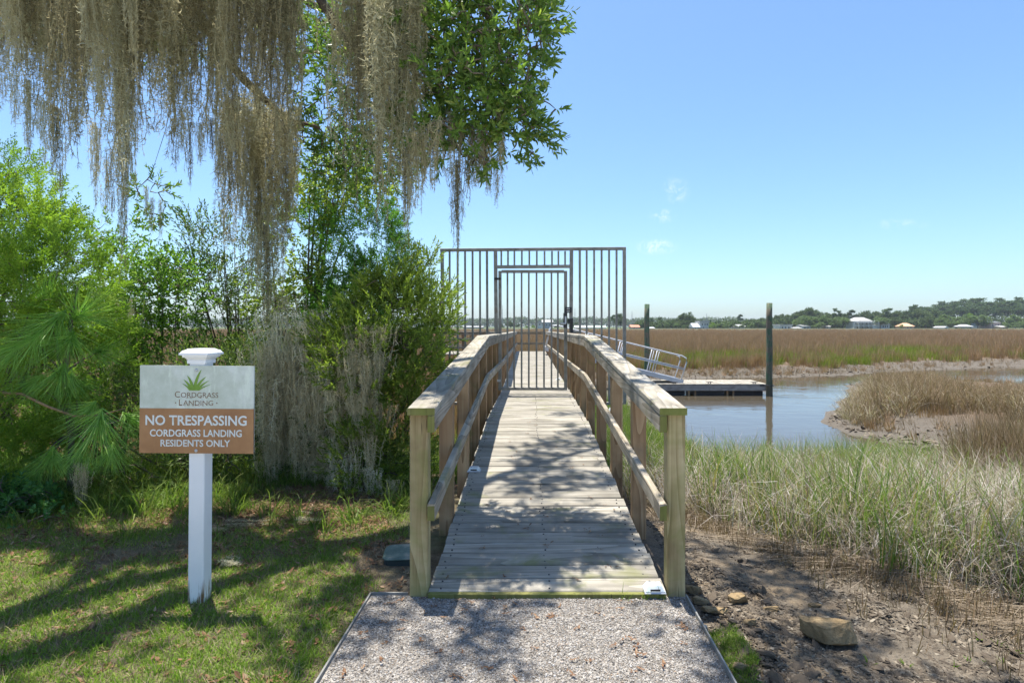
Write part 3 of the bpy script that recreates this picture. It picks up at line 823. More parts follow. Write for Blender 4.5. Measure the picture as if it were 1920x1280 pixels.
gang = thing("gangway", (3.0, 22.7, 0.0), "aluminium gangway with tube handrails sloping down to the floating dock", "gangway")
GA = P(1022, 653, 22.2); GB = P(1281, 718, 22.2)
for yy, nm in ((22.2, 0), (23.2, 1)):
    a = np.array([GA[0], yy, GA[2]]); b = np.array([GB[0], yy, GB[2] + 0.04]); d = unit(b - a); up = np.array([-d[2], 0, d[0]])
    up = np.array([d[2] * -1, 0, d[0]])
    mbv = MB(); beam(mbv, a, b, 0.05, 0.17); mbv.build("stringer", M["aluminium"], gang)
    L_ = np.linalg.norm(b - a); H1, H2 = 0.97, 0.47
    pts = [a + up * 0.1 + d * 0.02, a + up * (H1 - 0.2) + d * 0.02, a + up * (H1 - 0.05) + d * 0.08, a + up * H1 + d * 0.25, b + up * H1 - d * 0.28, b + up * (H1 - 0.05) - d * 0.11, b + up * (H1 - 0.2) - d * 0.05, b + up * 0.08 - d * 0.1]
    mbv = MB(); tube(mbv, pts, 0.026, 8); mbv.build("handrail", M["aluminium"], gang, smooth_=True)
    mbv = MB(); tube(mbv, [a + up * H2 + d * 0.03, b + up * H2 - d * 0.07], 0.024, 8); mbv.build("mid_rail", M["aluminium"], gang, smooth_=True)
    mbv = MB(); tube(mbv, [a + up * (H2 + 0.06) + d * 0.03, b + up * (H2 + 0.06) - d * 0.07], 0.014, 6); mbv.build("mid_rail", M["aluminium"], gang, smooth_=True)
    for s_ in (0.27, 0.53, 0.77):
        mbv = MB(); tube(mbv, [a + d * L_ * s_ - up * 0.07, a + d * L_ * s_ + up * H1], 0.022, 8); mbv.build("upright", M["aluminium"], gang, smooth_=True)
        mbv = MB(); tube(mbv, [a + d * (L_ * s_ + 0.09) - up * 0.07, a + d * (L_ * s_ + 0.09) + up * H1], 0.014, 8); mbv.build("upright", M["aluminium"], gang, smooth_=True)
mbv = MB(); a = np.array([GA[0], 22.7, GA[2] + 0.05]); b = np.array([GB[0], 22.7, GB[2] + 0.09]); beam(mbv, a, b, 0.94, 0.03); mbv.build("tread", M["aluminium"], gang)

# ------------------------------------------------------------------ sign on a white post
YS = 2.95
sgx, sgt = (371.5 - CX) * YS / F, math.radians(0.45)
sx_base = (370.5 - CX) * YS / F
sign = thing("no_trespassing_sign", (sx_base, YS, 0), "white sign post with a green and brown no trespassing panel standing on the lawn", "sign")
sign.rotation_euler = (0, sgt, 0)
def sp_(px, py): return ((px - 371.5) * YS / F, CAMZ - (py - CY) * YS / F)
hw = 0.043
mbv = MB(); beam(mbv, (-0.010, 0.036, -0.1), (-0.010, 0.036, 1.23), 0.080, 0.078, 0.004, up=(0, 1, 0)); post = mbv.build("post", M["white_vinyl"], sign, local=True)
cap = MB()
def ring(z0, z1, r0, r1): 
    V = [(-0.01 - r0, 0.036 - r0, z0), (-0.01 + r0, 0.036 - r0, z0), (-0.01 + r0, 0.036 + r0, z0), (-0.01 - r0, 0.036 + r0, z0), (-0.01 - r1, 0.036 - r1, z1), (-0.01 + r1, 0.036 - r1, z1), (-0.01 + r1, 0.036 + r1, z1), (-0.01 - r1, 0.036 + r1, z1)]
    cap.add(V, np.array([[3, 2, 1, 0], [4, 5, 6, 7], [0, 1, 5, 4], [1, 2, 6, 5], [2, 3, 7, 6], [3, 0, 4, 7]]))
ring(1.2305, 1.248, 0.047, 0.047); ring(1.2485, 1.262, 0.045, 0.056); ring(1.2625, 1.274, 0.062, 0.064); ring(1.2745, 1.285, 0.074, 0.074); ring(1.2855, 1.298, 0.070, 0.062); ring(1.2985, 1.306, 0.056, 0.044)
cap.build("post_cap", M["white_vinyl"], post, local=True)
x0, z1 = sp_(263.5, 685); x1, z0 = sp_(476, 848.5); _, zm = sp_(0, 765)
def panel_mat(name, a, b, c, streak):
    t = NT(name); v = t.coord("Object", (3, 3, 3)); n = t.noise(v, 1.6, 6, 0.7); s2 = t.noise(t.coord("Object", (22, 22, 5)), 1.0, 5, 0.7)
    col = t.ramp(n, [(0.33, a), (0.5, b), (0.66, c)])
    sp2 = t.rng(t.vor(v, 14), 0.0, 0.09, 1, 0); col = t.mix(t.math("MULTIPLY", sp2, 0.35), col, tuple(x * 1.25 for x in c))
    col = t.mix(t.math("MULTIPLY", t.rng(s2, 0.55, 0.7), streak), col, tuple(min(1, x * 1.35) for x in b))
    return t.done(t.bsdf(col, 0.42, 0.35).outputs[0])
M["panel_green"] = panel_mat("faded_green_panel", (0.46, 0.51, 0.41), (0.55, 0.60, 0.51), (0.70, 0.74, 0.68), 0.7)
M["panel_brown"] = panel_mat("faded_brown_panel", (0.30, 0.145, 0.06), (0.36, 0.18, 0.075), (0.42, 0.22, 0.095), 0.03)
mbv = MB(); box(mbv, x0, x1, -0.0135, -0.006, zm + 0.0005, z1); pu = mbv.build("upper_panel", M["panel_green"], sign, local=True)
mbv = MB(); box(mbv, x0 - 0.001, x1 - 0.001, -0.0135, -0.006, z0, zm); pl = mbv.build("lower_panel", M["panel_brown"], sign, local=True)
mbv = MB(); box(mbv, x0, x1, -0.005, -0.0025, z0 + 0.002, z1 - 0.002); mbv.build("backing_sheet", M["aluminium"], sign, local=True)
M["letter_white"] = plain("letter_white", (0.70, 0.73, 0.70), 0.5, 0.3, 0, 0.06)
M["letter_brown"] = plain("letter_brown", (0.20, 0.105, 0.055), 0.5, 0.3, 0, 0.06)
def lettering(txt, px0, px1, pyt, pyb, m, bold, parent, serif=False):
    """flat raised letters fitted to a box given in photo pixels on the sign"""
    cu = bpy.data.curves.new("lettering", "FONT"); cu.body = txt; cu.size = 1.0; cu.offset = bold; cu.resolution_u = 3
    tmp = bpy.data.objects.new("lettering_tmp", cu); COL.objects.link(tmp)
    bpy.context.view_layer.update()
    me_ = bpy.data.meshes.new_from_object(tmp.evaluated_get(bpy.context.evaluated_depsgraph_get()))
    bpy.data.objects.remove(tmp)
    nv = len(me_.vertices); V = np.zeros(nv * 3, np.float32); me_.vertices.foreach_get("co", V); V = V.reshape(-1, 3)
    lo, hi = V.min(0), V.max(0)
    xa, za = sp_(px0, pyb); xb, zb = sp_(px1, pyt)
    W = np.zeros_like(V)
    W[:, 0] = xa + (V[:, 0] - lo[0]) / (hi[0] - lo[0]) * (xb - xa); W[:, 2] = za + (V[:, 1] - lo[1]) / (hi[1] - lo[1]) * (zb - za); W[:, 1] = -0.0145
    me_.vertices.foreach_set("co", W.ravel()); me_.materials.clear(); me_.materials.append(M[m]); me_.update()
    o = link("lettering", me_, parent, local=True)
    return o
lettering("NO TRESPASSING", 274.5, 463.5, 777.5, 796.5, "letter_white", 0.022, pl)
lettering("CORDGRASS LANDING", 283, 454.5, 804, 817.5, "letter_white", 0.02, pl)
lettering("RESIDENTS ONLY", 303, 433, 823, 836, "letter_white", 0.02, pl)
# small-caps serif name: taller first letters, thin serif bars
def small_caps(first, rest, px0, px1, pyt, pyb, split):
    lettering(first, px0, split - 1.0, pyt - 1.0, pyb, "letter_brown", -0.004, pu)
    lettering(rest, split + 0.8, px1, pyt + 1.0, pyb, "letter_brown", -0.006, pu)
small_caps("C", "ORDGRASS", 329, 410, 734, 744.5, 339.5)
small_caps("L", "ANDING", 337, 400.5, 749, 759, 344)
sb = MB()
for (pa, pb, py) in ((337, 342, 759.2), (346, 349.5, 759.2), (352, 356, 759.2), (361, 364.5, 759.2), (366.5, 370, 759.2), (372, 376, 759.2), (380, 384, 759.2), (350, 354, 744.7), (386, 389.5, 744.7), (357, 361, 744.7), (375, 378.5, 744.7)):
    xa, za = sp_(pa, py + 0.5); xb, zb = sp_(pb, py - 0.2); box(sb, xa, xb, -0.0148, -0.0142, za, zb)
for pxd in (330.5, 407.5):
    xa, za = sp_(pxd - 1, 755.5); xb, zb = sp_(pxd + 1, 753.5); box(sb, xa, xb, -0.0148, -0.0142, za, zb)
sb.build("serif_marks", M["letter_brown"], pu, local=True, kind="stuff")
def emblem_mat():
    t = NT("emblem_green"); r = t.rand(1.0, 0.0)
    return t.done(t.bsdf(t.ramp(r, [(0.0, (0.06, 0.15, 0.02)), (0.5, (0.16, 0.30, 0.04)), (1.0, (0.33, 0.46, 0.07))]), 0.5, 0.3).outputs[0])
em = emblem_mat()
for k_, (bx, tx, ty, bend, w) in enumerate(((365, 378.5, 692, -4, 4.6), (360, 345, 711, 4, 4.4), (368, 388, 705, -5, 4.6), (371, 394, 712, -4, 4.0), (363, 352, 703.5, 4, 4.2), (373, 399, 719, -3, 3.2), (358, 342, 718, 3, 3.0))):
    P0, P2 = np.array([bx, 731.0]), np.array([tx, ty]); P1 = (P0 * 0.45 + P2 * 0.55) + np.array([bend, -2])
    V = []
    for s_ in np.linspace(0, 1, 7):
        q = (1 - s_) ** 2 * P0 + 2 * s_ * (1 - s_) * P1 + s_ ** 2 * P2; wd = 1.35 * w * (1 - s_) ** 0.8 * (0.7 + 0.9 * s_) * 0.62 + 0.12
        for sg in (-1, 1):
            xa, za = sp_(q[0] + sg * wd, q[1]); V.append((xa, -0.0146 - 0.0004 * k_, za))
    mbv = MB().add(V, np.array([(2 * j, 2 * j + 1, 2 * j + 3, 2 * j + 2) for j in range(6)])); mbv.build("grass_emblem_blade", em, pu, local=True)
for py in (693, 843.5):
    xa, za = sp_(369, py); mbv = MB(); a_ = np.arange(10) * 2 * math.pi / 10
    V = [(xa + 0.0085 * math.cos(q), -0.0138, za + 0.0085 * math.sin(q)) for q in a_] + [(xa + 0.004 * math.cos(q), -0.0175, za + 0.004 * math.sin(q)) for q in a_]
    mbv.add(V, [np.array([(j, (j + 1) % 10, 10 + (j + 1) % 10, 10 + j) for j in range(10)]), np.array([list(range(10, 20))])]); mbv.build("screw", M["aluminium"], pu if py < 700 else pl, local=True)

# ------------------------------------------------------------------ green utility box lid in the lawn
ub = thing("utility_box", (-0.80, 3.56, 0), "low dark green utility box with a worn teal lid beside the ramp post", "utility box")
def rbox(hx, hy, z0, z1, r, taper=0.0, sides=5):
    V = []
    for z, tp in ((z0, 0), (z1 - 0.008, taper), (z1, taper + 0.008)):
        for cx_, cy_, a0 in ((hx - r, hy - r, 0), (-hx + r, hy - r, 90), (-hx + r, -hy + r, 180), (hx - r, -hy + r, 270)):
            for j in range(sides):
                an = math.radians(a0 + 90 * j / (sides - 1)); V.append((cx_ + (r - tp) * math.cos(an), cy_ + (r - tp) * math.sin(an), z))
    n_ = 4 * sides
    Q = [(i * n_ + j, i * n_ + (j + 1) % n_, (i + 1) * n_ + (j + 1) % n_, (i + 1) * n_ + j) for i in range(2) for j in range(n_)]
    return np.array(V), [np.array(Q), np.array([[2 * n_ + j for j in range(n_)]])]
def lid_mat():
    t = NT("utility_lid"); v = t.coord("Object"); n = t.noise(v, 9, 5, 0.65)
    c = t.ramp(n, [(0.35, (0.08, 0.12, 0.10)), (0.52, (0.14, 0.185, 0.16)), (0.66, (0.34, 0.31, 0.25))])
    return t.done(t.bsdf(c, 0.6, 0.3).outputs[0])
V, Fq = rbox(0.125, 0.105, -0.05, 0.024, 0.05, 0.004); MB().add(V, Fq).build("box", plain("utility_green", (0.028, 0.045, 0.045), 0.5, 0.4), ub, local=True)
V, Fq = rbox(0.13, 0.11, 0.0245, 0.038, 0.052); MB().add(V, Fq).build("lid", lid_mat(), ub, local=True)
ub.rotation_euler = (0.02, 0.0, 0.12)

# ------------------------------------------------------------------ rocks on the mud
def rock_mat():
    t = NT("sandy_rock"); v = t.coord("Object", rnd=3.0); n = t.noise(v, 8, 6, 0.65); n2 = t.noise(v, 50, 3, 0.7)
    c = t.ramp(n, [(0.3, (0.14, 0.095, 0.05)), (0.5, (0.26, 0.185, 0.10)), (0.72, (0.36, 0.27, 0.155))])
    c = t.mix(t.math("MULTIPLY", t.rng(n2, 0.55, 0.68), 0.6), c, (0.10, 0.075, 0.045))
    return t.done(t.bsdf(c, 0.92, 0.1, 0, t.bump(t.math("ADD", n, n2), 0.7, 0.012)).outputs[0])
rkm = rock_mat()
def rock(px, py, wpx, hpx, label, flat=0.6, seed=0, top=None):
    z = -0.1
    for _ in range(12):
        g = G(px, py, z); z = float(ground_z(np.array([[g[0], g[1]]]))[0])
    g = G(px, py, z); s_ = g[1] / F
    r = np.random.default_rng(seed); W = wpx * s_ / 2; H = hpx * s_
    import bmesh
    bm = bmesh.new()
    for kx in range(26):
        a = r.uniform(0, 6.283); q = r.uniform(0.78, 1.0); zz = r.uniform(0, 1) ** 0.7
        q *= 1.0 - 0.28 * zz * r.uniform(0.3, 1)
        bm.verts.new((W * q * math.cos(a), W * flat * q * math.sin(a), H * (zz * 1.15 - 0.3) + 0.18 * H * math.cos(a + 2.2)))
    bmesh.ops.convex_hull(bm, input=bm.verts, use_existing_faces=False)
    bmesh.ops.delete(bm, geom=[v for v in bm.verts if not v.link_faces], context="VERTS")
    bmesh.ops.subdivide_edges(bm, edges=bm.edges[:], cuts=2, use_grid_fill=True)
    for v in bm.verts: v.co += Vector(r.normal(0, W * 0.018, 3))
    me_ = bpy.data.meshes.new("rock"); bm.to_mesh(me_); bm.free(); me_.materials.append(rkm)
    for pf in me_.polygons: pf.use_smooth = False
    o = link("rock", me_)
    o.location = (g[0], g[1] + W * flat * 0.5, z - H * 0.06); o.rotation_euler = (r.normal(0, 0.08), r.normal(0, 0.08), r.normal(0, 0.2))
    pass
    return tag(o, label, "rock", "stones scattered on the mud bank")
rock(1562, 1212, 116, 56, "largest tan slab of rock lying alone on the bare mud", 0.62, 4)
rock(1386, 1131, 44, 22, "dark brown rounded rock near the ramp corner post", 0.7, 2)
rock(1302, 1113, 38, 18, "tan rock touching the mud beside the front ramp post", 0.7, 3)
rock(1342, 1150, 56, 13, "flat pale tan stone lying just below the dark rock", 0.6, 5)
rock(1408, 1170, 32, 10, "small thin tan flake of stone between the dark rock and the slab", 0.5, 6)
rock(1316, 1132, 40, 16, "brown stone half sunk against the path edging", 0.6, 7)
rock(1530, 1139, 30, 8, "dark mud crusted lump of stone at the edge of the reeds", 0.6, 8)
rock(1392, 1258, 40, 16, "pale stone beside the clump of grass at the path edging", 0.6, 9)
rock(1450, 1145, 36, 9, "low tan stone half buried in front of the reeds", 0.6, 10)

# ------------------------------------------------------------------ ground cover materials
G_LAWN = [(0.0, (0.07, 0.12, 0.018)), (0.35, (0.14, 0.23, 0.03)), (0.7, (0.21, 0.31, 0.05)), (0.9, (0.32, 0.34, 0.10)), (1.0, (0.46, 0.39, 0.22))]
M["lawn_blade"] = leaf_mat("lawn_blade", G_LAWN, 0.4, 0.5, 0.2)
M["thatch"] = leaf_mat("dry_thatch", [(0.0, (0.12, 0.085, 0.055)), (0.5, (0.27, 0.21, 0.14)), (1.0, (0.45, 0.38, 0.27))], 0.2, 0.8, 0.1)
M["reed_green"] = leaf_mat("reed_green", [(0.0, (0.048, 0.087, 0.020)), (0.4, (0.104, 0.175, 0.033)), (0.7, (0.190, 0.242, 0.061)), (0.85, (0.323, 0.262, 0.110)), (1.0, (0.380, 0.242, 0.110))], 0.35, 0.5, 0.25)
M["reed_straw"] = leaf_mat("reed_straw", [(0.0, (0.099, 0.068, 0.048)), (0.3, (0.223, 0.169, 0.127)), (0.65, (0.381, 0.326, 0.280)), (1.0, (0.563, 0.517, 0.508))], 0.25, 0.6, 0.2)
M["rush_brown"] = leaf_mat("rush_brown", [(0.0, (0.077, 0.047, 0.028)), (0.35, (0.162, 0.106, 0.060)), (0.7, (0.247, 0.174, 0.105)), (1.0, (0.371, 0.294, 0.194))], 0.2, 0.7, 0.15)
M["marsh_far"] = leaf_mat("marsh_far", [(0.0, (0.179, 0.106, 0.063)), (0.4, (0.318, 0.197, 0.121)), (0.7, (0.425, 0.277, 0.169)), (1.0, (0.626, 0.444, 0.270))], 0.2, 0.8, 0.1, wi=0.4, zone=(0.06, 0.45))
M["marsh_green"] = leaf_mat("marsh_green", [(0.0, (0.103, 0.138, 0.027)), (0.5, (0.207, 0.250, 0.041)), (1.0, (0.368, 0.362, 0.090))], 0.3, 0.7, 0.1)
M["bank_grass"] = leaf_mat("bank_grass", [(0.0, (0.05, 0.09, 0.015)), (0.5, (0.11, 0.18, 0.03)), (1.0, (0.25, 0.29, 0.07))], 0.45, 0.5, 0.2)

# ------------------------------------------------------------------ lawn
lawn_t = [blades(9, 0.030, 0.0055, 0.022, 0.7, 2, 0.9).mesh("lawn_tuft", M["lawn_blade"]) for _ in range(4)]
lawn_t += [blades(8, 0.042, 0.0055, 0.03, 0.95, 3, 0.9).mesh("lawn_tuft", M["lawn_blade"]) for _ in range(2)]
n = 46000
q = np.column_stack([rng.uniform(-5.2, PX0 - 0.012, n), 2.15 + 3.1 * rng.uniform(0, 1, n) ** 1.15])
q = q[np.abs(q[:, 0]) < q[:, 1] * 1.0 + 0.25]
p3 = np.column_stack([q, 0 * q[:, 0]])
cov = vnoise(p3, 1.25, 21) * 0.55 + vnoise(p3, 4.2, 22) * 0.45
thr = 0.33 + 0.17 * smooth(3.0, 4.1, q[:, 1]) + 0.10 * smooth(3.9, 4.6, q[:, 1]) - 0.06 * smooth(-2.2, -3.0, q[:, 0])
ok = cov + rng.normal(0, 0.05, len(q)) > thr
inbox = (np.abs(q[:, 0] + 0.91) < 0.19) & (np.abs(q[:, 1] - 3.55) < 0.25)
q = q[ok & ~inbox]
stuff_scatter("lawn_grass", lawn_t, put(q), rots(len(q), 0.2), rng.uniform(0.6, 1.35, len(q)), rng.integers(0, 6, len(q)), "short patchy green lawn grass around the white sign post", "grass")
thatch_t = [blades(7, 0.06, 0.004, 0.05, 1.45, 2, 0.2).mesh("thatch_wisp", M["thatch"]) for _ in range(4)]
n = 9000
q = np.column_stack([rng.uniform(-5.0, PX0 - 0.02, n), rng.uniform(2.1, 5.2, n)])
stuff_scatter("dead_thatch", thatch_t, put(q) + [0, 0, 0.004], rots(len(q), 0.1), rng.uniform(0.5, 1.1, len(q)), rng.integers(0, 4, len(q)), "dry tan thatch showing through the thin lawn", "thatch")
# small bright clump beside the path edging
q = np.column_stack([rng.uniform(0.80, 0.98, 420), rng.uniform(2.2, 2.72, 420)])
q = q[(q[:, 0] - 0.80) < 0.15 * (0.4 + 0.6 * vnoise(np.column_stack([q, 0 * q[:, 0]]), 9, 3)) * 1.2]
stuff_scatter("edge_grass", [blades(9, 0.06, 0.006, 0.02, 0.5, 3, 0.8).mesh("grass_clump", M["bank_grass"]) for _ in range(3)], put(q) + [0, 0, 0.01], rots(len(q), 0.2), rng.uniform(0.3, 0.62, len(q)), rng.integers(0, 3, len(q)),
              "bright green grass clump growing along the path edging by the mud", "grass")
# wisps at the foot of the ramp
q = np.array([[(px - CX) * 3.0 / F, 3.0 - 0.02 * (i % 2)] for i, px in enumerate((1165, 1172, 1204, 1209, 1213, 1238, 1204, 1207, 1232))])
stuff_scatter("ramp_foot_grass", [blades(4, 0.085, 0.005, 0.012, 0.35, 3, 0.5).mesh("grass_wisp", M["bank_grass"]) for _ in range(3)], np.column_stack([q, np.full(len(q), 0.005)]), rots(len(q), 0.15), rng.uniform(0.5, 1.0, len(q)), rng.integers(0, 3, len(q)),
              "thin grass blades poking up at the foot of the ramp by the glass light", "grass")

# fallen leaves and needles under the shrubs
def leaf_quad(l, w, fold=0.25):
    V = np.array([(0, 0, 0), (-w / 2, fold * w, l * 0.35), (-w * 0.42, fold * w, l * 0.68), (0, 0, l), (w * 0.42, fold * w, l * 0.68), (w / 2, fold * w, l * 0.35)])
    return V, np.array([[0, 5, 4, 3], [0, 3, 2, 1]])
M["litter"] = leaf_mat("leaf_litter", [(0.0, (0.06, 0.032, 0.02)), (0.4, (0.15, 0.075, 0.04)), (0.75, (0.26, 0.15, 0.085)), (1.0, (0.42, 0.32, 0.22))], 0.15, 0.7, 0.2)
lit = []
for s_ in range(4):
    mbv = MB()
    for j in range(5):
        V, Q = leaf_quad(rng.uniform(0.03, 0.065), rng.uniform(0.008, 0.022), rng.uniform(-0.4, 0.4)); a = rng.uniform(0, 6.28); c, s1 = math.cos(a), math.sin(a)
        W = np.column_stack([V[:, 0] * c - V[:, 2] * s1, V[:, 0] * s1 + V[:, 2] * c, V[:, 1] + 0.004 + V[:, 2] * rng.uniform(-0.05, 0.35)]) + [rng.normal(0, 0.03), rng.normal(0, 0.03), 0]
        mbv.add(W, Q)
    lit.append(mbv.mesh("fallen_leaves", M["litter"]))
n = 9000
q = np.column_stack([rng.uniform(-5.2, -0.72, n), rng.normal(4.55, 0.55, n)])
q = q[(q[:, 1] > 3.1)]
keep = vnoise(np.column_stack([q, 0 * q[:, 0]]), 2.2, 31) > 0.42
q = q[keep | (q[:, 1] > 4.5)]
m2 = 500
q = np.concatenate([q, np.column_stack([rng.uniform(-4, -0.9, m2), rng.uniform(2.3, 4, m2)])])
stuff_scatter("leaf_litter", lit, put(q) + [0, 0, 0.004], rots(len(q), 0.15), rng.uniform(0.4, 0.85, len(q)), rng.integers(0, 4, len(q)), "brown fallen leaves and needles lying under the shrubs", "leaf litter")
q = np.column_stack([rng.uniform(PX0 + .05, PX1 - .05, 60), rng.uniform(2.25, 3.0, 60)])
stuff_scatter("path_litter", lit[:2], np.column_stack([q, np.full(60, 0.012)]), rots(60, 0.1), rng.uniform(0.3, 0.55, 60), rng.integers(0, 2, 60), "few small brown leaves lying on the gravel", "leaf litter")
q = []
for _ in range(46):
    yy = rng.uniform(3.1, 6.5); q.append((rng.uniform(xl(yy) + .06, xr(yy) - .06), yy, deck_z(yy) + 0.004))
stuff_scatter("deck_litter", lit[:3], np.array(q), rots(46, 0.1), rng.uniform(0.2, 0.5, 46), rng.integers(0, 3, 46), "scattered leaf bits and specks lying on the ramp boards", "leaf litter")

# ------------------------------------------------------------------ mud: debris, stubble, fallen reeds
def mud_bits_mat():
    t = NT("mud_bits"); r = t.rand(0.2, 0.8)
    return t.done(t.bsdf(t.ramp(r, [(0.0, (0.040, 0.033, 0.026)), (0.5, (0.104, 0.082, 0.060)), (0.85, (0.208, 0.172, 0.128)), (0.96, (0.336, 0.296, 0.232)), (1.0, (0.496, 0.452, 0.390))]), 0.9, 0.15).outputs[0])
M["clod"] = plain("mud_clod", (0.10, 0.08, 0.06), 0.95, 0.1, 0, 0.35, 30)
bm_ = mud_bits_mat(); bits = []
for s_ in range(4):
    V, Fq = pebble(60 + s_); bits.append(MB().add(V * [1.3, 0.8, 0.45], Fq).mesh("mud_bit", bm_))
n = 60000
uy = rng.uniform(0, 1, n); yy = 2.2 + 5.0 * uy ** 1.6
q = np.column_stack([0.83 + rng.uniform(0, 1, n) * (yy * 0.9 - 0.3), yy])
stuff_scatter("mud_debris", bits, put(q), rots(n, 0.3), rng.gamma(2.0, 0.0026, n) + 0.0015, rng.integers(0, 4, n), "dark crumbs, shell bits and debris strewn over the mud", "debris")
n = 3000
yy = 2.2 + 4.0 * rng.uniform(0, 1, n) ** 1.3
q = np.column_stack([0.9 + rng.uniform(0, 1, n) * (yy * 0.9 - 0.3), yy]); q = q[vnoise(np.column_stack([q, 0 * yy]), 1.6, 91) * 0.6 + vnoise(np.column_stack([q, 0 * yy]), 5, 92) * 0.4 > 0.48]
stuff_scatter("mud_clods", [MB().add(pebble(80 + s_)[0] * [1.2, 1.0, 0.6], pebble(80 + s_)[1]).mesh("mud_clod", M["clod"]) for s_ in range(4)], put(q), rots(len(q), 0.4), rng.gamma(2.0, 0.006, len(q)) + 0.004, rng.integers(0, 4, len(q)), "small lumps of brown mud breaking the surface of the bank", "mud lumps")
n = 9500
k = rng.integers(0, len(CREEK), n); f = rng.uniform(0, 1, n)[:, None]
q = CREEK[k] * (1 - f) + CREEK[(k + 1) % len(CREEK)] * f + rng.normal(0, 0.75, (n, 2))
d = creek_dist(q); q = q[(d > 0.05) & (d < 2.4) & (q[:, 1] < 40) & (q[:, 0] < 40)]
stuff_scatter("oyster_bits", bits, put(q), rots(len(q), 0.4), rng.gamma(2.0, 0.016, len(q)) + 0.012, rng.integers(0, 4, len(q)), "shells and clods scattered over the grey creek banks", "shell debris")
M["dead_stalk"] = leaf_mat("dead_stalk", [(0.0, (0.076, 0.054, 0.034)), (0.5, (0.187, 0.141, 0.093)), (1.0, (0.357, 0.290, 0.212))], 0.15, 0.7, 0.15)
stalk = []
for s_ in range(4):
    mbv = MB()
    for j in range(7):
        a = rng.uniform(-0.5, 0.5); l = rng.uniform(0.25, 0.7); x0_ = rng.normal(0, 0.05); y0_ = rng.normal(0, 0.04); w = rng.uniform(0.0025, 0.005)
        pts = np.array([[x0_ + (s2 - 0.5) * l * math.cos(a), y0_ + (s2 - 0.5) * l * math.sin(a) + 0.03 * s2 * s2, 0.012 + rng.uniform(0, 0.035) + 0.03 * s2 * rng.uniform(-0.3, 1)] for s2 in (0, 0.35, 0.7, 1)])
        tube(mbv, pts, w * 0.36, 3, caps=False)
    stalk.append(mbv.mesh("fallen_stalks", M["dead_stalk"]))
def reed_edge(x):        # near limit of the standing reeds, world y as a function of x
    return np.interp(x, [0.85, 1.25, 1.6, 1.95, 2.3, 2.7, 3.2, 4.5], [5.35, 4.9, 3.85, 3.4, 3.1, 2.88, 2.68, 2.4])
n = 420
x_ = rng.uniform(0.9, 4.5, n); q = np.column_stack([x_, reed_edge(x_) + rng.normal(0.08, 0.16, n)])
rr = np.column_stack([np.zeros(n), np.zeros(n), rng.normal(-0.45, 0.55, n)])
stuff_scatter("fallen_reeds", stalk, put(q), rr, rng.uniform(0.5, 1.2, n), rng.integers(0, 4, n), "flattened dead reed stalks lying on the mud at the foot of the reeds", "dead reeds")
stub = [blades(5, 0.09, 0.006, 0.05, 0.15, 1, 0.0, 0.5, 0.5).mesh("stubble", M["rush_brown"]) for _ in range(3)]
n = 1700
x_ = rng.uniform(0.9, 4.5, n); q = np.column_stack([x_, reed_edge(x_) - np.abs(rng.normal(0.0, 0.35, n)) + 0.1])
stuff_scatter("reed_stubble", stub, put(q), rots(n, 0.2), rng.uniform(0.3, 1.0, n), rng.integers(0, 3, n), "short dark reed stubble standing in the mud", "stubble")
sprout = [blades(5, 0.05, 0.014, 0.012, 0.5, 2, 0.4).mesh("sprout", M["bank_grass"]) for _ in range(2)]
q = np.array([G(px, py, -0.1)[:2] for px, py in ((1815, 1250), (1850, 1256), (1880, 1252), (1838, 1214), (1872, 1222), (1900, 1232), (1790, 1262), (1700, 1262), (1630, 1262))])
stuff_scatter("mud_sprouts", sprout, put(q), rots(len(q), 0.2), rng.uniform(0.5, 1.0, len(q)), rng.integers(0, 2, len(q)), "tiny green sprouts coming up through the mud", "sprouts")

# ------------------------------------------------------------------ cordgrass by the bank
gr = [blades(11, 0.50, 0.0105, 0.055, 0.13, 4, 0.4, 0.45).mesh("cordgrass_tuft", M["reed_green"]) for _ in range(5)]
st = [blades(12, 0.50, 0.0075, 0.08, 0.40, 4, 1.1, 0.4).mesh("straw_tuft", M["reed_straw"]) for _ in range(5)]
st += [blades(6, 0.48, 0.007, 0.08, 0.85, 4, 0.9, 0.4).mesh("bent_straw", M["reed_straw"]) for _ in range(3)]
n = 15500
yy = 2.7 + 9.0 * rng.uniform(0, 1, n) ** 1.25
q = np.column_stack([0.85 + rng.uniform(0, 1, n) * (yy * 0.93 - 0.6), yy])
d = creek_dist(q); ed = reed_edge(q[:, 0])
p3 = np.column_stack([q, 0 * yy]); cov = vnoise(p3, 1.1, 41) * 0.6 + vnoise(p3, 3.5, 42) * 0.4
dens = smooth(-0.1, 0.9, q[:, 1] - ed) * (0.22 + 0.78 * smooth(0.36, 0.58, cov))
ok = (rng.uniform(0, 1, n) < dens) & (d > 0.12)
q, d, cov, ed = q[ok], d[ok], cov[ok], ed[ok]
gfrac = np.clip(0.24 + 1.1 * (vnoise(np.column_stack([q, 0 * d]), 0.7, 43) - 0.5) + 0.30 * smooth(7.5, 9.5, q[:, 1]) + 0.16 * (1 - smooth(1.6, 3.2, q[:, 0])) - 0.2 * smooth(3.5, 6.0, q[:, 0]), 0.08, 0.85)
isg = rng.uniform(0, 1, len(q)) < gfrac
idx = np.where(isg, rng.integers(0, 5, len(q)), 5 + rng.integers(0, 8, len(q)))
sc_ = rng.uniform(0.65, 1.2, len(q)) * (0.65 + 0.35 * smooth(0.0, 0.8, q[:, 1] - ed)) * (1.08 - 0.2 * smooth(6.0, 10.0, q[:, 1]))
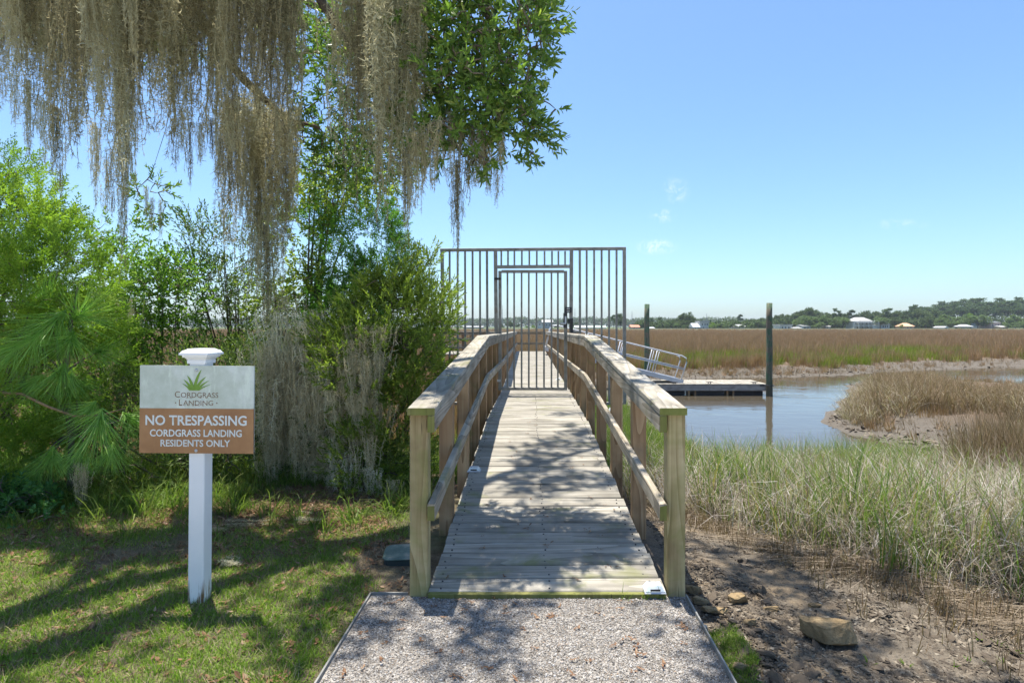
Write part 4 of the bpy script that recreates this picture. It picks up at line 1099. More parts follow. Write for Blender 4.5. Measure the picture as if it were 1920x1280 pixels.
for nm, mk, lab in (("cordgrass", isg, "green cordgrass blades growing along the creek bank"), ("dead_cordgrass", ~isg, "bleached straw coloured cordgrass mixed through the green on the bank")):
    stuff_scatter(nm, gr if nm == "cordgrass" else st, put(q[mk]), rots(mk.sum(), 0.12), sc_[mk], idx[mk] - (0 if nm == "cordgrass" else 5), lab, "marsh grass")
# under and beside the ramp, both sides
n = 3400
q = np.column_stack([np.where(rng.uniform(0, 1, n) < 0.3, rng.uniform(-2.5, -0.8, n), rng.uniform(0.72, 2.4, n)), rng.uniform(6.2, 16.0, n)])
q = q[creek_dist(q) > 0.1]
stuff_scatter("ramp_side_cordgrass", [blades(12, 0.55, 0.010, 0.08, 0.12, 3, 0.5).mesh("bright_tuft", M["bank_grass"]) for _ in range(3)] + st[:3], put(q), rots(len(q), 0.1), rng.uniform(0.6, 1.1, len(q)), np.where(rng.uniform(0, 1, len(q)) < 0.75, rng.integers(0, 3, len(q)), rng.integers(3, 6, len(q))),
              "bright green cordgrass growing beside the boardwalk piles", "marsh grass")
# needlerush near the frame edge
rush = [blades(13, 0.85, 0.007, 0.16, 0.16, 3, 0.3, 0.45).mesh("rush_tuft", M["rush_brown"]) for _ in range(3)] + [blades(10, 0.7, 0.007, 0.16, 0.35, 4, 0.9, 0.4).mesh("rush_tuft", M["reed_straw"])]
def fill(px0, px1, py0, py1, n, z=-0.72):
    a = np.column_stack([rng.uniform(px0, px1, n), rng.uniform(py0, py1, n)])
    return np.array([G(x, y, z)[:2] for x, y in a])
q = fill(1800, 2060, 830, 980, 1000); q = q[(creek_dist(q) > 0.25) & (q[:, 0] > 5.4 + 0.9 * (vnoise(np.column_stack([q, 0 * q[:, 0]]), 0.9, 51) - 0.5) - 0.12 * (q[:, 1] - 8))]
stuff_scatter("needlerush", rush, put(q), rots(len(q), 0.1), rng.uniform(0.75, 1.15, len(q)), rng.integers(0, 4, len(q)), "tall stiff brown needlerush standing beyond the cordgrass", "rushes")
M["tussock_straw"] = leaf_mat("tussock_straw", [(0.0, (0.09, 0.065, 0.045)), (0.35, (0.20, 0.155, 0.105)), (0.7, (0.34, 0.285, 0.21)), (1.0, (0.52, 0.47, 0.38))], 0.25, 0.6, 0.2)
# the tussock across the inlet
tus = [blades(18, 0.9, 0.014, 0.20, 0.2, 4, 0.5, 0.45).mesh("tussock_tuft", M["rush_brown"]) for _ in range(2)] + [blades(16, 0.8, 0.014, 0.2, 0.3, 4, 0.9, 0.45).mesh("tussock_tuft", M["rush_brown"])]
tst = [blades(20, 0.95, 0.013, 0.16, 0.45, 4, 1.5).mesh("tussock_straw", M["tussock_straw"]) for _ in range(3)]
q = np.column_stack([rng.uniform(7.2, 26, 6200), rng.uniform(11.6, 26.0, 6200)])
d = creek_dist(q)
p3 = np.column_stack([q, 0 * d]); nn = vnoise(p3, 0.55, 61)
mudspit = (q[:, 1] < 14.6 - 0.12 * (q[:, 0] - 8) + 1.2 * (nn - 0.5)) & (q[:, 0] < 11.2)
ok = (d > 0.55 + 0.5 * (nn - 0.5)) & ~mudspit & (q[:, 1] > 10.4)
q, d = q[ok], d[ok]
edge_d = np.minimum(d, 2.5)
iss = rng.uniform(0, 1, len(q)) < (0.24 + 0.62 * (1 - smooth(0.4, 1.5, edge_d)))
tz = ground_z(q); pq = q[:, 0] / q[:, 1] * F + CX
lim = np.interp(pq, [1540, 1600, 1660, 1740, 1800, 1860, 1960], [735, 704, 691, 696, 710, 717, 716]) + rng.normal(0, 5, len(q))
cap_h = np.maximum(CAMZ - (lim - CY) * q[:, 1] / F - tz, 0.15) / 1.0
stuff_scatter("tussock_grass", tus + tst, put(q), rots(len(q), 0.12), np.minimum(rng.uniform(0.6, 1.15, len(q)) * (0.78 + 0.22 * smooth(0.3, 1.6, d)) * (0.75 + 0.5 * vnoise(np.column_stack([q, 0 * d]), 0.9, 63)), cap_h), np.where(iss, 3 + rng.integers(0, 3, len(q)), rng.integers(0, 3, len(q))),
              "dense brown tussock of marsh grass with drooping pale straw edges across the inlet", "marsh grass")

# ------------------------------------------------------------------ the wide brown marsh
mar = [blades(26, 0.95, 0.030, 0.34, 0.12, 2, 0.25).mesh("marsh_tuft", M["marsh_far"]) for _ in range(4)]
mag = [blades(26, 0.8, 0.030, 0.34, 0.14, 2, 0.3).mesh("marsh_green_tuft", M["marsh_green"]) for _ in range(2)]
n = 52000
iy = rng.uniform(0, 1, n)
pyv = np.where(rng.uniform(0, 1, n) < 0.45, 617.6 + 22 * iy, 617.6 + 84 * iy)
Yv = (CAMZ + 0.72) * F / (pyv - CY); ok = (Yv < 281) & (Yv > 21.5); Yv = Yv[ok]
Xv = (rng.uniform(-120, 2060, len(Yv)) - CX) * Yv / F
q = np.column_stack([Xv, Yv]); d = np.full(len(q), 60.0); mk = Yv < 90; d[mk] = creek_dist(q[mk])
nn = vnoise(np.column_stack([q, 0 * Yv]), 0.35, 71)
ok = (d > 1.9 + 1.6 * (nn - 0.5)) & ~((q[:, 0] > -4.4) & (q[:, 0] < 9.5) & (q[:, 1] < 27.2)) & ~((q[:, 0] > 4) & (q[:, 1] < 24))
q, d = q[ok], d[ok]
Yq = q[:, 1]; pxq = q[:, 0] / Yq * F + CX
edge_green = (d < 7) & (Yq < 48)
gp_ = 0.50 * edge_green * smooth(0.40, 0.60, vnoise(np.column_stack([q, 0 * Yq]), 0.22, 72)) + 0.85 * np.exp(-(((pxq - 1640) / 150) ** 2 + ((Yq - 41) / 6.5) ** 2)) + 0.3 * np.exp(-(((pxq - 1350) / 160) ** 2 + ((Yq - 36) / 4) ** 2))
isg = rng.uniform(0, 1, len(q)) < gp_
sc_ = rng.uniform(0.75, 1.1, len(q)) * np.where(isg, 0.85, 1.0) * (1 + 0.3 * smooth(90, 250, Yq)) * (0.75 + 0.25 * smooth(2.5, 6, d))
stuff_scatter("marsh_rushes", mar, put(q[~isg]), rots((~isg).sum(), 0.08), sc_[~isg], rng.integers(0, 4, (~isg).sum()), "wide flat field of brown marsh rushes reaching to the far shore", "marsh")
stuff_scatter("marsh_green_grass", mag, put(q[isg]), rots(isg.sum(), 0.08), sc_[isg], rng.integers(0, 2, isg.sum()), "band of bright green grass along the edge of the brown marsh", "marsh grass")

# marsh plants on the low ground behind the shrubs
n = 5200
q = np.column_stack([rng.uniform(-16, -0.9, n), rng.uniform(8.2, 22.5, n)])
k = rng.integers(0, 4, n)
stuff_scatter("bank_rushes", mar[:2] + tst[:2], put(q), rots(n, 0.1), rng.uniform(0.6, 1.0, n), k, "brown and straw coloured rushes on the low ground behind the shrubs", "rushes")
n = 2600
q = np.column_stack([rng.uniform(-9, -0.8, n), rng.uniform(5.2, 8.6, n)])
stuff_scatter("shade_grass", [blades(12, 0.30, 0.009, 0.08, 0.3, 3, 0.9).mesh("shade_tuft", M["bank_grass"]) for _ in range(3)], put(q), rots(n, 0.15), rng.uniform(0.5, 1.1, n), rng.integers(0, 3, n), "loose grass under and behind the bank shrubs", "grass")

n = 7000
k = rng.integers(14, len(CREEK), n); f = rng.uniform(0, 1, n)[:, None]
q = CREEK[k] * (1 - f) + CREEK[(k + 1) % len(CREEK)] * f + rng.normal(0, 1.3, (n, 2))
d = creek_dist(q); q = q[(d > 0.5) & (d < 3.2) & (q[:, 1] < 45) & (q[:, 1] > 12) & (q[:, 0] < 45)]
low = rng.uniform(0, 1, len(q)) < 0.8
stuff_scatter("bank_stubble", stub + mar[:1], put(q), rots(len(q), 0.25), np.where(low, rng.uniform(1.0, 2.6, len(q)), rng.uniform(0.22, 0.40, len(q))), np.where(low, rng.integers(0, 3, len(q)), 3), "dark broken stubble standing along the grey creek banks", "stubble")

# ------------------------------------------------------------------ foliage templates
def twig(nl, L, l, w, ang=(0.5, 1.1), tip=0.0, fold=0.22):
    """leaves along a +Z stem; tip>0 crowds them to the end"""
    Vs, Qs, nv = [], [], 0
    for i in range(nl):
        t = (i + rng.uniform(0, 0.8)) / nl; t = t ** (1 - 0.7 * tip)
        a = i * 2.4 + rng.normal(0, 0.4); th = rng.uniform(*ang) * (1.15 - 0.5 * t)
        dr = np.array([[math.sin(th) * math.cos(a), math.sin(th) * math.sin(a), math.cos(th)]])
        V, Q = leaf_quad(l * rng.uniform(0.7, 1.15), w * rng.uniform(0.8, 1.15), fold)
        X, Y_, Z = frames(dr, np.array([rng.uniform(-0.7, 0.7)]))
        # leaf upper face roughly towards the stem tip
        nrm = np.array([0, 0, 1.0]) - dr[0] * dr[0, 2]; nrm = nrm / (np.linalg.norm(nrm) + 1e-6)
        sd = np.cross(dr[0], nrm); tw = rng.normal(0, 0.45); sd2 = sd * math.cos(tw) + nrm * math.sin(tw); nr2 = np.cross(sd2, dr[0])
        W = V[:, 0:1] * sd2 + V[:, 1:2] * nr2 + V[:, 2:3] * dr[0] + np.array([0, 0, L * t])
        Vs.append(W); Qs.append(Q + nv); nv += len(W)
    return np.concatenate(Vs), np.concatenate(Qs)

def cedar_spray(L=0.2, nb=10, l=0.028, w=0.0075):
    Vs, Qs, nv = [], [], 0
    def put_(o, d, l_, w_):
        nonlocal nv
        s = unit(np.cross(d, [rng.normal(0, .3), 1, rng.normal(0, .3)])); V = np.array([o, o + d * l_ * 0.5 - s * w_ / 2, o + d * l_, o + d * l_ * 0.5 + s * w_ / 2])
        Vs.append(V); Qs.append(np.array([[0, 1, 2, 3]]) + nv); nv += 4
    for b in range(nb):
        t = b / nb; sgn = -1 if b % 2 else 1
        o = np.array([0, rng.normal(0, 0.006), L * t]); d = unit(np.array([sgn * rng.uniform(0.5, 0.9), rng.normal(0, 0.35), 1.0])); bl = L * 0.5 * (1.05 - t)
        m = max(2, int(bl / 0.022))
        for j in range(m):
            oo = o + d * bl * j / m
            for sg in (-1, 0, 1):
                put_(oo, unit(d + np.array([rng.normal(0, 0.2) + sg * 0.45, rng.normal(0, 0.3) + 0.25 * sg, 0.2])), l * rng.uniform(0.7, 1.2), w)
    for j in range(5): put_(np.array([0, 0, L * (0.5 + 0.1 * j)]), unit(np.array([rng.normal(0, .3), rng.normal(0, .3), 1])), l, w)
    return np.concatenate(Vs), np.concatenate(Qs)

def needle_tuft(n=130, l=0.2, w=0.0021, spread=1.15, stem=0.1):
    Vs, Qs, nv = [], [], 0
    for i in range(n):
        a = rng.uniform(0, 6.283); th = spread * math.sqrt(rng.uniform(0.02, 1)); ll = l * rng.uniform(0.75, 1.1)
        d = np.array([math.sin(th) * math.cos(a), math.sin(th) * math.sin(a), math.cos(th)]); o = np.array([0, 0, -stem * rng.uniform(0, 1)])
        s = unit(np.cross(d, rng.normal(0, 1, 3))); b = np.array([0, 0, 1.0]) * rng.uniform(-0.02, 0.05)
        m = o + d * ll * 0.5 + b * 0.4; e = o + d * ll + b
        V = np.array([o - s * w / 2, o + s * w / 2, m + s * w * 0.45, m - s * w * 0.45, e + s * w * 0.2, e - s * w * 0.2])
        Vs.append(V); Qs.append(np.array([[0, 1, 2, 3], [3, 2, 4, 5]]) + nv); nv += 6
    return np.concatenate(Vs), np.concatenate(Qs)

def blob_points(blobs, n, scale=3.0, thr=0.42, seed=0, shell=2.4):
    """points inside a union of pixel-sized ellipsoids: (px, py, Y, rpx, rpy, depth radius)"""
    out, dirs = [], []
    vol = np.array([b[3] * b[4] * b[2] ** 2 * b[5] for b in blobs], float); vol = vol ** 0.8; vol /= vol.sum()
    for b, v in zip(blobs, vol):
        m = int(n * v * 2.2) + 8
        u = unit(rng.normal(0, 1, (m, 3))); r = rng.uniform(0, 1, m) ** (1 / shell)
        c = P(b[0], b[1], b[2]); R = np.array([b[3] * b[2] / F, b[5], b[4] * b[2] / F])
        p = c + u * r[:, None] * R
        k = vnoise(p, scale, seed) * 0.65 + vnoise(p, scale * 2.7, seed + 1) * 0.35 + rng.normal(0, 0.04, m) > thr
        p, u = p[k], u[k]
        t = int(n * v) + 1
        out.append(p[:t]); dirs.append(u[:t])
    return np.concatenate(out), np.concatenate(dirs)

def branches(mb, base, targets, r0, r1=0.003, wob=0.06, sides=5, start=None):
    base = np.asarray(base, float)
    for tg in targets:
        n = 7; t = np.linspace(0, 1, n)[:, None]
        b0 = base + rng.normal(0, 0.02, 3) * [1, 1, 0] if start is None else start[rng.integers(0, len(start))]
        mid = b0 * 0.5 + tg * 0.5 + np.array([rng.normal(0, wob), rng.normal(0, wob), abs(rng.normal(0, wob)) * 1.5])
        pts = (1 - t) ** 2 * b0 + 2 * t * (1 - t) * mid + t ** 2 * tg + rng.normal(0, wob * 0.12, (n, 3)) * np.sin(t * 3.14)
        tube(mb, pts, r0 * (1 - t[:, 0]) ** 0.9 + r1, sides, caps=False)
    return mb

def grow(mb, nodes, targets, r0=0.006, r1=0.0015, maxd=1.3, wob=0.03, sides=4):
    """every target joins the nearest twig already grown"""
    nodes = np.asarray(nodes, float); d0 = np.array([np.linalg.norm(nodes - t_, axis=1).min() for t_ in targets])
    buf = np.empty((len(nodes) + 3 * len(targets), 3)); buf[:len(nodes)] = nodes; n = len(nodes)
    for i in np.argsort(d0):
        tg = targets[i]; dd = np.linalg.norm(buf[:n] - tg, axis=1); j = int(np.argmin(dd))
        if dd[j] > maxd or dd[j] < 1e-4: continue
        s0 = buf[j]; a = s0 + (tg - s0) * 0.35 + rng.normal(0, wob * dd[j], 3); b = s0 + (tg - s0) * 0.7 + rng.normal(0, wob * dd[j], 3)
        k = min(1.0, 0.35 + d0[i])
        tube(mb, np.array([s0, a, b, tg]), np.array([r0, r0 * .8, r0 * .55, r1]) * (1.25 - 0.6 * k) + 0.0004, sides, caps=False)
        buf[n:n + 3] = (a, b, tg); n += 3
    return mb

LF = {}
LF["oak"] = leaf_mat("oak_leaf", [(0.0, (0.052, 0.096, 0.020)), (0.45, (0.105, 0.181, 0.036)), (0.8, (0.198, 0.288, 0.060)), (0.95, (0.374, 0.383, 0.101)), (1.0, (0.560, 0.426, 0.122))], 0.38, 0.38, 0.4)
LF["cedar"] = leaf_mat("cedar_leaf", [(0.0, (0.075, 0.136, 0.022)), (0.5, (0.181, 0.289, 0.041)), (1.0, (0.404, 0.512, 0.082))], 0.38, 0.6, 0.15, zone=(1.6, 0.5))
LF["dark_cedar"] = leaf_mat("dark_cedar_leaf", [(0.0, (0.049, 0.111, 0.024)), (0.5, (0.121, 0.257, 0.045)), (1.0, (0.269, 0.447, 0.081))], 0.35, 0.6, 0.15, zone=(1.8, 0.4))
LF["pine"] = leaf_mat("pine_needle", [(0.0, (0.106, 0.217, 0.050)), (0.5, (0.230, 0.422, 0.089)), (1.0, (0.456, 0.665, 0.157))], 0.3, 0.4, 0.3)
LF["broad"] = leaf_mat("broad_leaf", [(0.0, (0.070, 0.139, 0.022)), (0.5, (0.158, 0.271, 0.045)), (1.0, (0.377, 0.472, 0.091))], 0.45, 0.4, 0.35)
LF["small"] = leaf_mat("small_dark_leaf", [(0.0, (0.049, 0.078, 0.024)), (0.5, (0.097, 0.145, 0.041)), (1.0, (0.206, 0.268, 0.071))], 0.35, 0.4, 0.35)
LF["myrtle"] = leaf_mat("myrtle_leaf", [(0.0, (0.080, 0.116, 0.024)), (0.4, (0.171, 0.233, 0.041)), (0.8, (0.342, 0.396, 0.071)), (1.0, (0.596, 0.560, 0.122))], 0.4, 0.42, 0.35, zone=(1.8, 0.35))
LF["cover"] = leaf_mat("ground_cover_leaf", [(0.0, (0.041, 0.112, 0.036)), (0.6, (0.101, 0.234, 0.060)), (1.0, (0.224, 0.385, 0.101))], 0.35, 0.4, 0.35)

T_oak = [twig(rng.integers(8, 12), 0.13, 0.064, 0.019, (0.5, 1.25), 0.35) for _ in range(8)]
T_broad = [twig(rng.integers(8, 11), 0.15, 0.050, 0.023, (0.6, 1.3), 0.1) for _ in range(6)]
T_small = [twig(rng.integers(8, 12), 0.20, 0.042, 0.014, (0.4, 0.9), 0.0) for _ in range(6)]
T_myrt = [twig(rng.integers(11, 15), 0.13, 0.044, 0.0115, (0.35, 0.95), 0.25) for _ in range(8)]
T_cedar = [cedar_spray(rng.uniform(0.15, 0.22)) for _ in range(6)]
T_pine = [needle_tuft(190, 0.30, 0.0030, 1.0, 0.12) for _ in range(4)]
T_cover = [twig(8, 0.07, 0.045, 0.022, (0.7, 1.4), 0.4) for _ in range(4)]

def plant(name, label, cat, base, blobs, ntw, tmpl, mat, updir=0.4, scale=1.0, nbr=14, r0=0.014, thr=0.42, nsc=3.0, seed=0, group=None, shell=2.4, out=1.0, droop=0.0, stem_name="trunk", barkm="bark", lean=None):
    base = np.asarray(base, float)
    t = thing(name, base, label, cat, group)
    p, u = blob_points(blobs, ntw, nsc, thr, seed, shell)
    # real plants keep clear of the walkway
    lim = -0.80 + 0.0 * p[:, 1]
    keep = (p[:, 2] > base[2] + 0.03) & ~((p[:, 0] > lim) & (p[:, 2] < 2.4) & (p[:, 1] > 3.0))
    p, u = p[keep], u[keep]
    d = u * out + rng.normal(0, 0.45, u.shape) + np.array([0, 0, updir - droop])
    mbv = MB(); merge(mbv, tmpl, p, d, scale * rng.uniform(0.75, 1.25, len(p)))
    mbv.build("crown", mat, t, kind=None)
    mbv = MB(); k = rng.choice(len(p), min(nbr, len(p)), replace=False)
    branches(mbv, base - [0, 0, 0.06], p[k], r0, 0.0025, 0.10)
    st_ = np.concatenate([v for v in mbv.v]); st_ = st_[st_[:, 2] > base[2] + 0.25 * (p[:, 2].max() - base[2])]
    if len(st_):
        k = rng.choice(len(p), min(len(p) // 2, 520), replace=False)
        grow(mbv, st_, p[k], 0.0055, 0.0016, 1.0)
    mbv.build(stem_name, M[barkm], t, kind="stuff" if stem_name == "stems" else None)
    return t, p

# ------------------------------------------------------------------ shrubs and small trees on the bank
cedar, cp = plant("red_cedar", "bright green feathery cedar filling the frame edge beyond the sign", "cedar tree", (-4.9, 5.0, 0),
      [(20, 400, 5.2, 90, 70, .55), (80, 520, 5.0, 115, 90, .6), (20, 600, 4.9, 100, 100, .6), (130, 610, 5.3, 80, 70, .5), (40, 740, 4.9, 120, 100, .6), (170, 700, 5.4, 60, 80, .5), (-60, 560, 5.2, 120, 240, .7), (30, 860, 4.8, 90, 70, .4), (10, 310, 5.4, 40, 40, .3), (110, 440, 5.4, 60, 40, .3)],
      3200, T_cedar, LF["cedar"], 0.5, 1.0, 16, 0.03, 0.435, 3.2, 3)
plant("broadleaf_sapling", "loose broadleaf sapling with bright leaves rising behind the sign panel", "tree", (-4.6, 7.2, -0.3),
      [(235, 500, 7.0, 55, 55, .5), (215, 430, 7.2, 45, 30, .35), (300, 560, 6.8, 75, 70, .55), (260, 620, 6.8, 90, 60, .6), (330, 500, 7.0, 40, 40, .4), (190, 600, 7.1, 50, 60, .4)],
      1150, T_broad, LF["broad"], 0.15, 1.0, 14, 0.02, 0.455, 3.2, 5)
plant("slender_shrub", "slender airy shrub with tiny dark leaves seen against the sky above the sign", "shrub", (-3.9, 7.8, -0.45),
      [(385, 440, 7.6, 40, 45, .35), (440, 480, 7.7, 55, 55, .45), (395, 540, 7.6, 60, 70, .5), (450, 600, 7.6, 60, 70, .5), (365, 470, 7.5, 22, 50, .3), (420, 660, 7.6, 80, 50, .5)],
      900, T_small, LF["small"], 0.9, 1.1, 16, 0.016, 0.42, 2.8, 7)
plant("dark_cedar", "dark green cedar standing behind the moss beside the myrtle", "cedar tree", (-2.1, 7.0, -0.3),
      [(705, 430, 6.9, 45, 50, .4), (700, 520, 6.8, 65, 70, .5), (660, 600, 6.8, 80, 70, .5), (730, 470, 7.0, 30, 60, .3), (640, 500, 7.0, 40, 80, .4), (620, 420, 7.2, 40, 60, .4)],
      850, T_cedar, LF["dark_cedar"], 0.5, 1.1, 10, 0.03, 0.46, 3.0, 9)
plant("grey_green_tree", "thin leafy tree rising through the moss to the oak above", "tree", (-3.1, 7.4, -0.35),
      [(620, 320, 7.0, 60, 80, .5), (560, 420, 7.2, 60, 70, .5), (690, 330, 7.2, 60, 70, .5), (590, 530, 7.0, 50, 60, .4), (520, 560, 7.2, 50, 60, .4)],
      900, T_broad, LF["myrtle"], 0.2, 1.0, 14, 0.03, 0.45, 2.6, 11)
plant("wax_myrtle", "dense olive green wax myrtle leaning over the ramp railing", "shrub", (-1.75, 5.6, -0.05),
      [(735, 590, 5.5, 85, 70, .5), (795, 590, 5.6, 55, 60, .35), (690, 680, 5.3, 95, 90, .55), (770, 700, 5.4, 70, 80, .4), (640, 640, 5.5, 60, 70, .4), (740, 530, 5.7, 60, 50, .35), (745, 830, 5.2, 60, 110, .4), (690, 860, 5.1, 70, 80, .4), (815, 560, 5.9, 40, 40, .25), (820, 640, 5.9, 30, 50, .2), (800, 500, 5.9, 18, 40, .15), (700, 540, 5.6, 22, 45, .2), (842, 600, 6.0, 14, 30, .12), (835, 545, 6.0, 12, 30, .12), (765, 500, 5.8, 16, 50, .15)],
      3300, T_myrt, LF["myrtle"], 0.75, 1.05, 24, 0.016, 0.475, 3.4, 13)
plant("understory_shrub", "shady dark shrub low behind the sign post", "shrub", (-3.3, 5.6, -0.05),
      [(300, 830, 5.3, 110, 70, .5), (430, 820, 5.4, 80, 80, .5), (250, 760, 5.6, 90, 60, .5), (470, 740, 5.7, 80, 100, .5), (380, 720, 6.0, 90, 70, .5)],
      1500, T_small, LF["small"], 0.5, 1.0, 26, 0.010, 0.42, 3.0, 15)
plant("marsh_elder", "pale leafy bush behind the cedar lit by the sun", "shrub", (-4.8, 6.6, -0.25),
      [(200, 690, 6.4, 70, 60, .5), (150, 760, 6.2, 70, 70, .5), (230, 600, 6.6, 50, 40, .4), (250, 720, 6.5, 60, 60, .4), (90, 800, 6.2, 90, 60, .5)],
      1300, T_broad, LF["cedar"], 0.3, 0.7, 14, 0.012, 0.42, 3.0, 17)
plant("draped_shrub", "shrub nearly hidden under grey moss between the sign and the ramp", "shrub", (-2.6, 5.7, -0.1),
      [(560, 700, 5.7, 70, 110, .4), (600, 820, 5.6, 80, 100, .45), (520, 800, 5.7, 60, 100, .4), (650, 780, 5.6, 50, 90, .4)],
      800, T_myrt, LF["small"], 0.6, 0.9, 30, 0.013, 0.46, 3.0, 19)
plant("back_thicket_shrub", "dark leafy thicket shrub closing the gap behind the draped moss", "shrub", (-3.0, 7.6, -0.45),
      [(540, 680, 7.4, 110, 80, .5), (470, 780, 7.4, 120, 70, .5), (620, 760, 7.4, 90, 80, .5), (350, 800, 7.2, 110, 60, .5)],
      2000, T_broad, LF["myrtle"], 0.3, 1.0, 16, 0.014, 0.40, 2.6, 23)
cov_t, _ = plant("ground_cover_plant", "low dark green leafy ground cover at the lawn edge below the cedar", "plant", (-4.0, 4.35, 0),
      [(40, 955, 4.3, 70, 42, .25), (90, 985, 4.15, 45, 32, .2), (-20, 940, 4.4, 60, 50, .3), (20, 1000, 4.1, 40, 20, .2)],
      420, T_cover, LF["cover"], 1.2, 0.9, 14, 0.004, 0.35, 5.0, 27)

# pine sapling with long needles
pine = thing("pine_sapling", (-3.95, 4.85, 0), "young pine with long drooping needle tufts between the cedar and the sign", "pine tree")
ptips = [(185, 800, 4.5, 1.25, (0, -.25, -1)), (100, 605, 4.6, 1.25, (-.1, -.4, -.45)), (60, 640, 4.5, 1.1, (-.5, -.3, -.8)), (150, 590, 4.7, 1.1, (.5, -.3, .2)), (110, 705, 4.6, 1.0, (-.2, -.3, -1)),
         (60, 720, 4.6, .9, (-.6, -.2, -.7)), (140, 720, 4.8, .9, (.4, -.2, -.8)), (245, 790, 5.0, 1.0, (.6, -.1, -.6)), (290, 780, 5.1, .9, (.3, -.2, -1)), (95, 860, 4.6, .9, (.1, -.4, -.9)),
         (60, 900, 4.6, .8, (-.3, -.3, -.7)), (130, 640, 4.6, 1.0, (.2, -.6, -.6)), (20, 660, 4.5, 1.0, (-.5, -.3, -.7)), (190, 660, 4.9, .8, (.7, -.2, -.2)), (210, 850, 4.6, .8, (.2, -.4, -1)), (165, 770, 4.6, .8, (-.5, -.3, -.8)),
         (325, 820, 5.1, .8, (.4, -.2, -.8)), (80, 560, 4.8, .9, (-.2, -.3, .6)), (150, 850, 4.55, .8, (-.2, -.3, -1))]
pp = np.array([P(a, b, c) for a, b, c, _, _ in ptips])
for (pp_, tp) in zip(pp, ptips):
    mbv = MB(); merge(mbv, T_pine, pp_[None], np.array([tp[4]], float), np.array([tp[3]])); mbv.build("needle_tuft", LF["pine"], pine, kind="stuff")
mbv = MB(); tr = np.array([[-3.95, 4.9, -.05], [-3.93, 4.88, .5], [-3.97, 4.85, 1.0], [-3.9, 4.85, 1.5], [-3.85, 4.85, 1.75]])
tube(mbv, tr, [.028, .024, .02, .014, .008], 7, caps=False); 
for tg in pp: branches(mbv, None, [tg], 0.007, 0.003, 0.05, 5, start=[tr[1:][np.argmin(np.linalg.norm(tr[1:] - tg + [0, 0, 0.25], axis=1))]])
mbv.build("trunk", M["bark"], pine, smooth_=True)
mbv = MB(); pts = np.array([P(-10, 735, 4.5), P(40, 738, 4.5), P(90, 762, 4.5), P(140, 780, 4.55), P(190, 778, 4.6), P(235, 765, 4.7)]); tube(mbv, pts, [.012, .011, .01, .009, .007, .004], 6, caps=False)
mbv.build("branch", plain("pale_branch", (0.30, 0.20, 0.11), 0.85, 0.1, 0, 0.3, 18), pine, label="bare brown branch curving across the pine")

# grass clumps at the foot of the shrubs
gcl = [blades(26, 0.30, 0.010, 0.07, 0.45, 4, 1.1).mesh("grass_clump", M["bank_grass"]) for _ in range(3)]
def clump(px, py, s_, label):
    g = G(px, py, 0.0)
    o = link("grass_clump", gcl[rng.integers(0, 3)], loc=tuple(g), rot=(0, 0, rng.uniform(0, 6)), scale=(s_, s_, s_ * rng.uniform(0.85, 1.1)), label=label, cat="grass clump", group="grass clumps at the foot of the shrubs", kind=None)
    return o
for px, py, s_, lab in ((265, 965, 1.25, "largest bright grass clump just beside the white sign post"), (320, 950, 1.1, "grass clump close behind the white sign post"), (200, 975, 1.0, "sunlit grass clump below the hanging pine tuft"),
                        (430, 965, 0.8, "grass clump under the lower corner of the sign panel"), (655, 985, 0.95, "grass clump at the foot of the draped moss"), (735, 960, 1.05, "dark grass clump beside the ramp corner post"),
                        (150, 990, 0.8, "low sunlit grass clump beside the dark ground cover"), (590, 990, 0.7, "small grass clump in the leaf litter under the moss"), (785, 945, 0.8, "grass clump between the ramp post and the myrtle"), (235, 1010, 0.6, "short grass clump at the bare lawn edge by the sign")):
    clump(px, py, s_, lab)
n = 900
q = np.column_stack([rng.uniform(-5.0, -0.85, n), rng.normal(4.75, 0.3, n)]); q = q[(vnoise(np.column_stack([q, 0 * q[:, 0]]), 1.5, 77) > 0.42)]
stuff_scatter("bank_grass", [blades(14, 0.18, 0.007, 0.06, 0.5, 4, 1.1).mesh("bank_tuft", M["bank_grass"]) for _ in range(3)], put(q), rots(len(q), 0.15), rng.uniform(0.5, 1.25, len(q)), rng.integers(0, 3, len(q)), "loose green grass growing along the shady lawn edge under the shrubs", "grass")

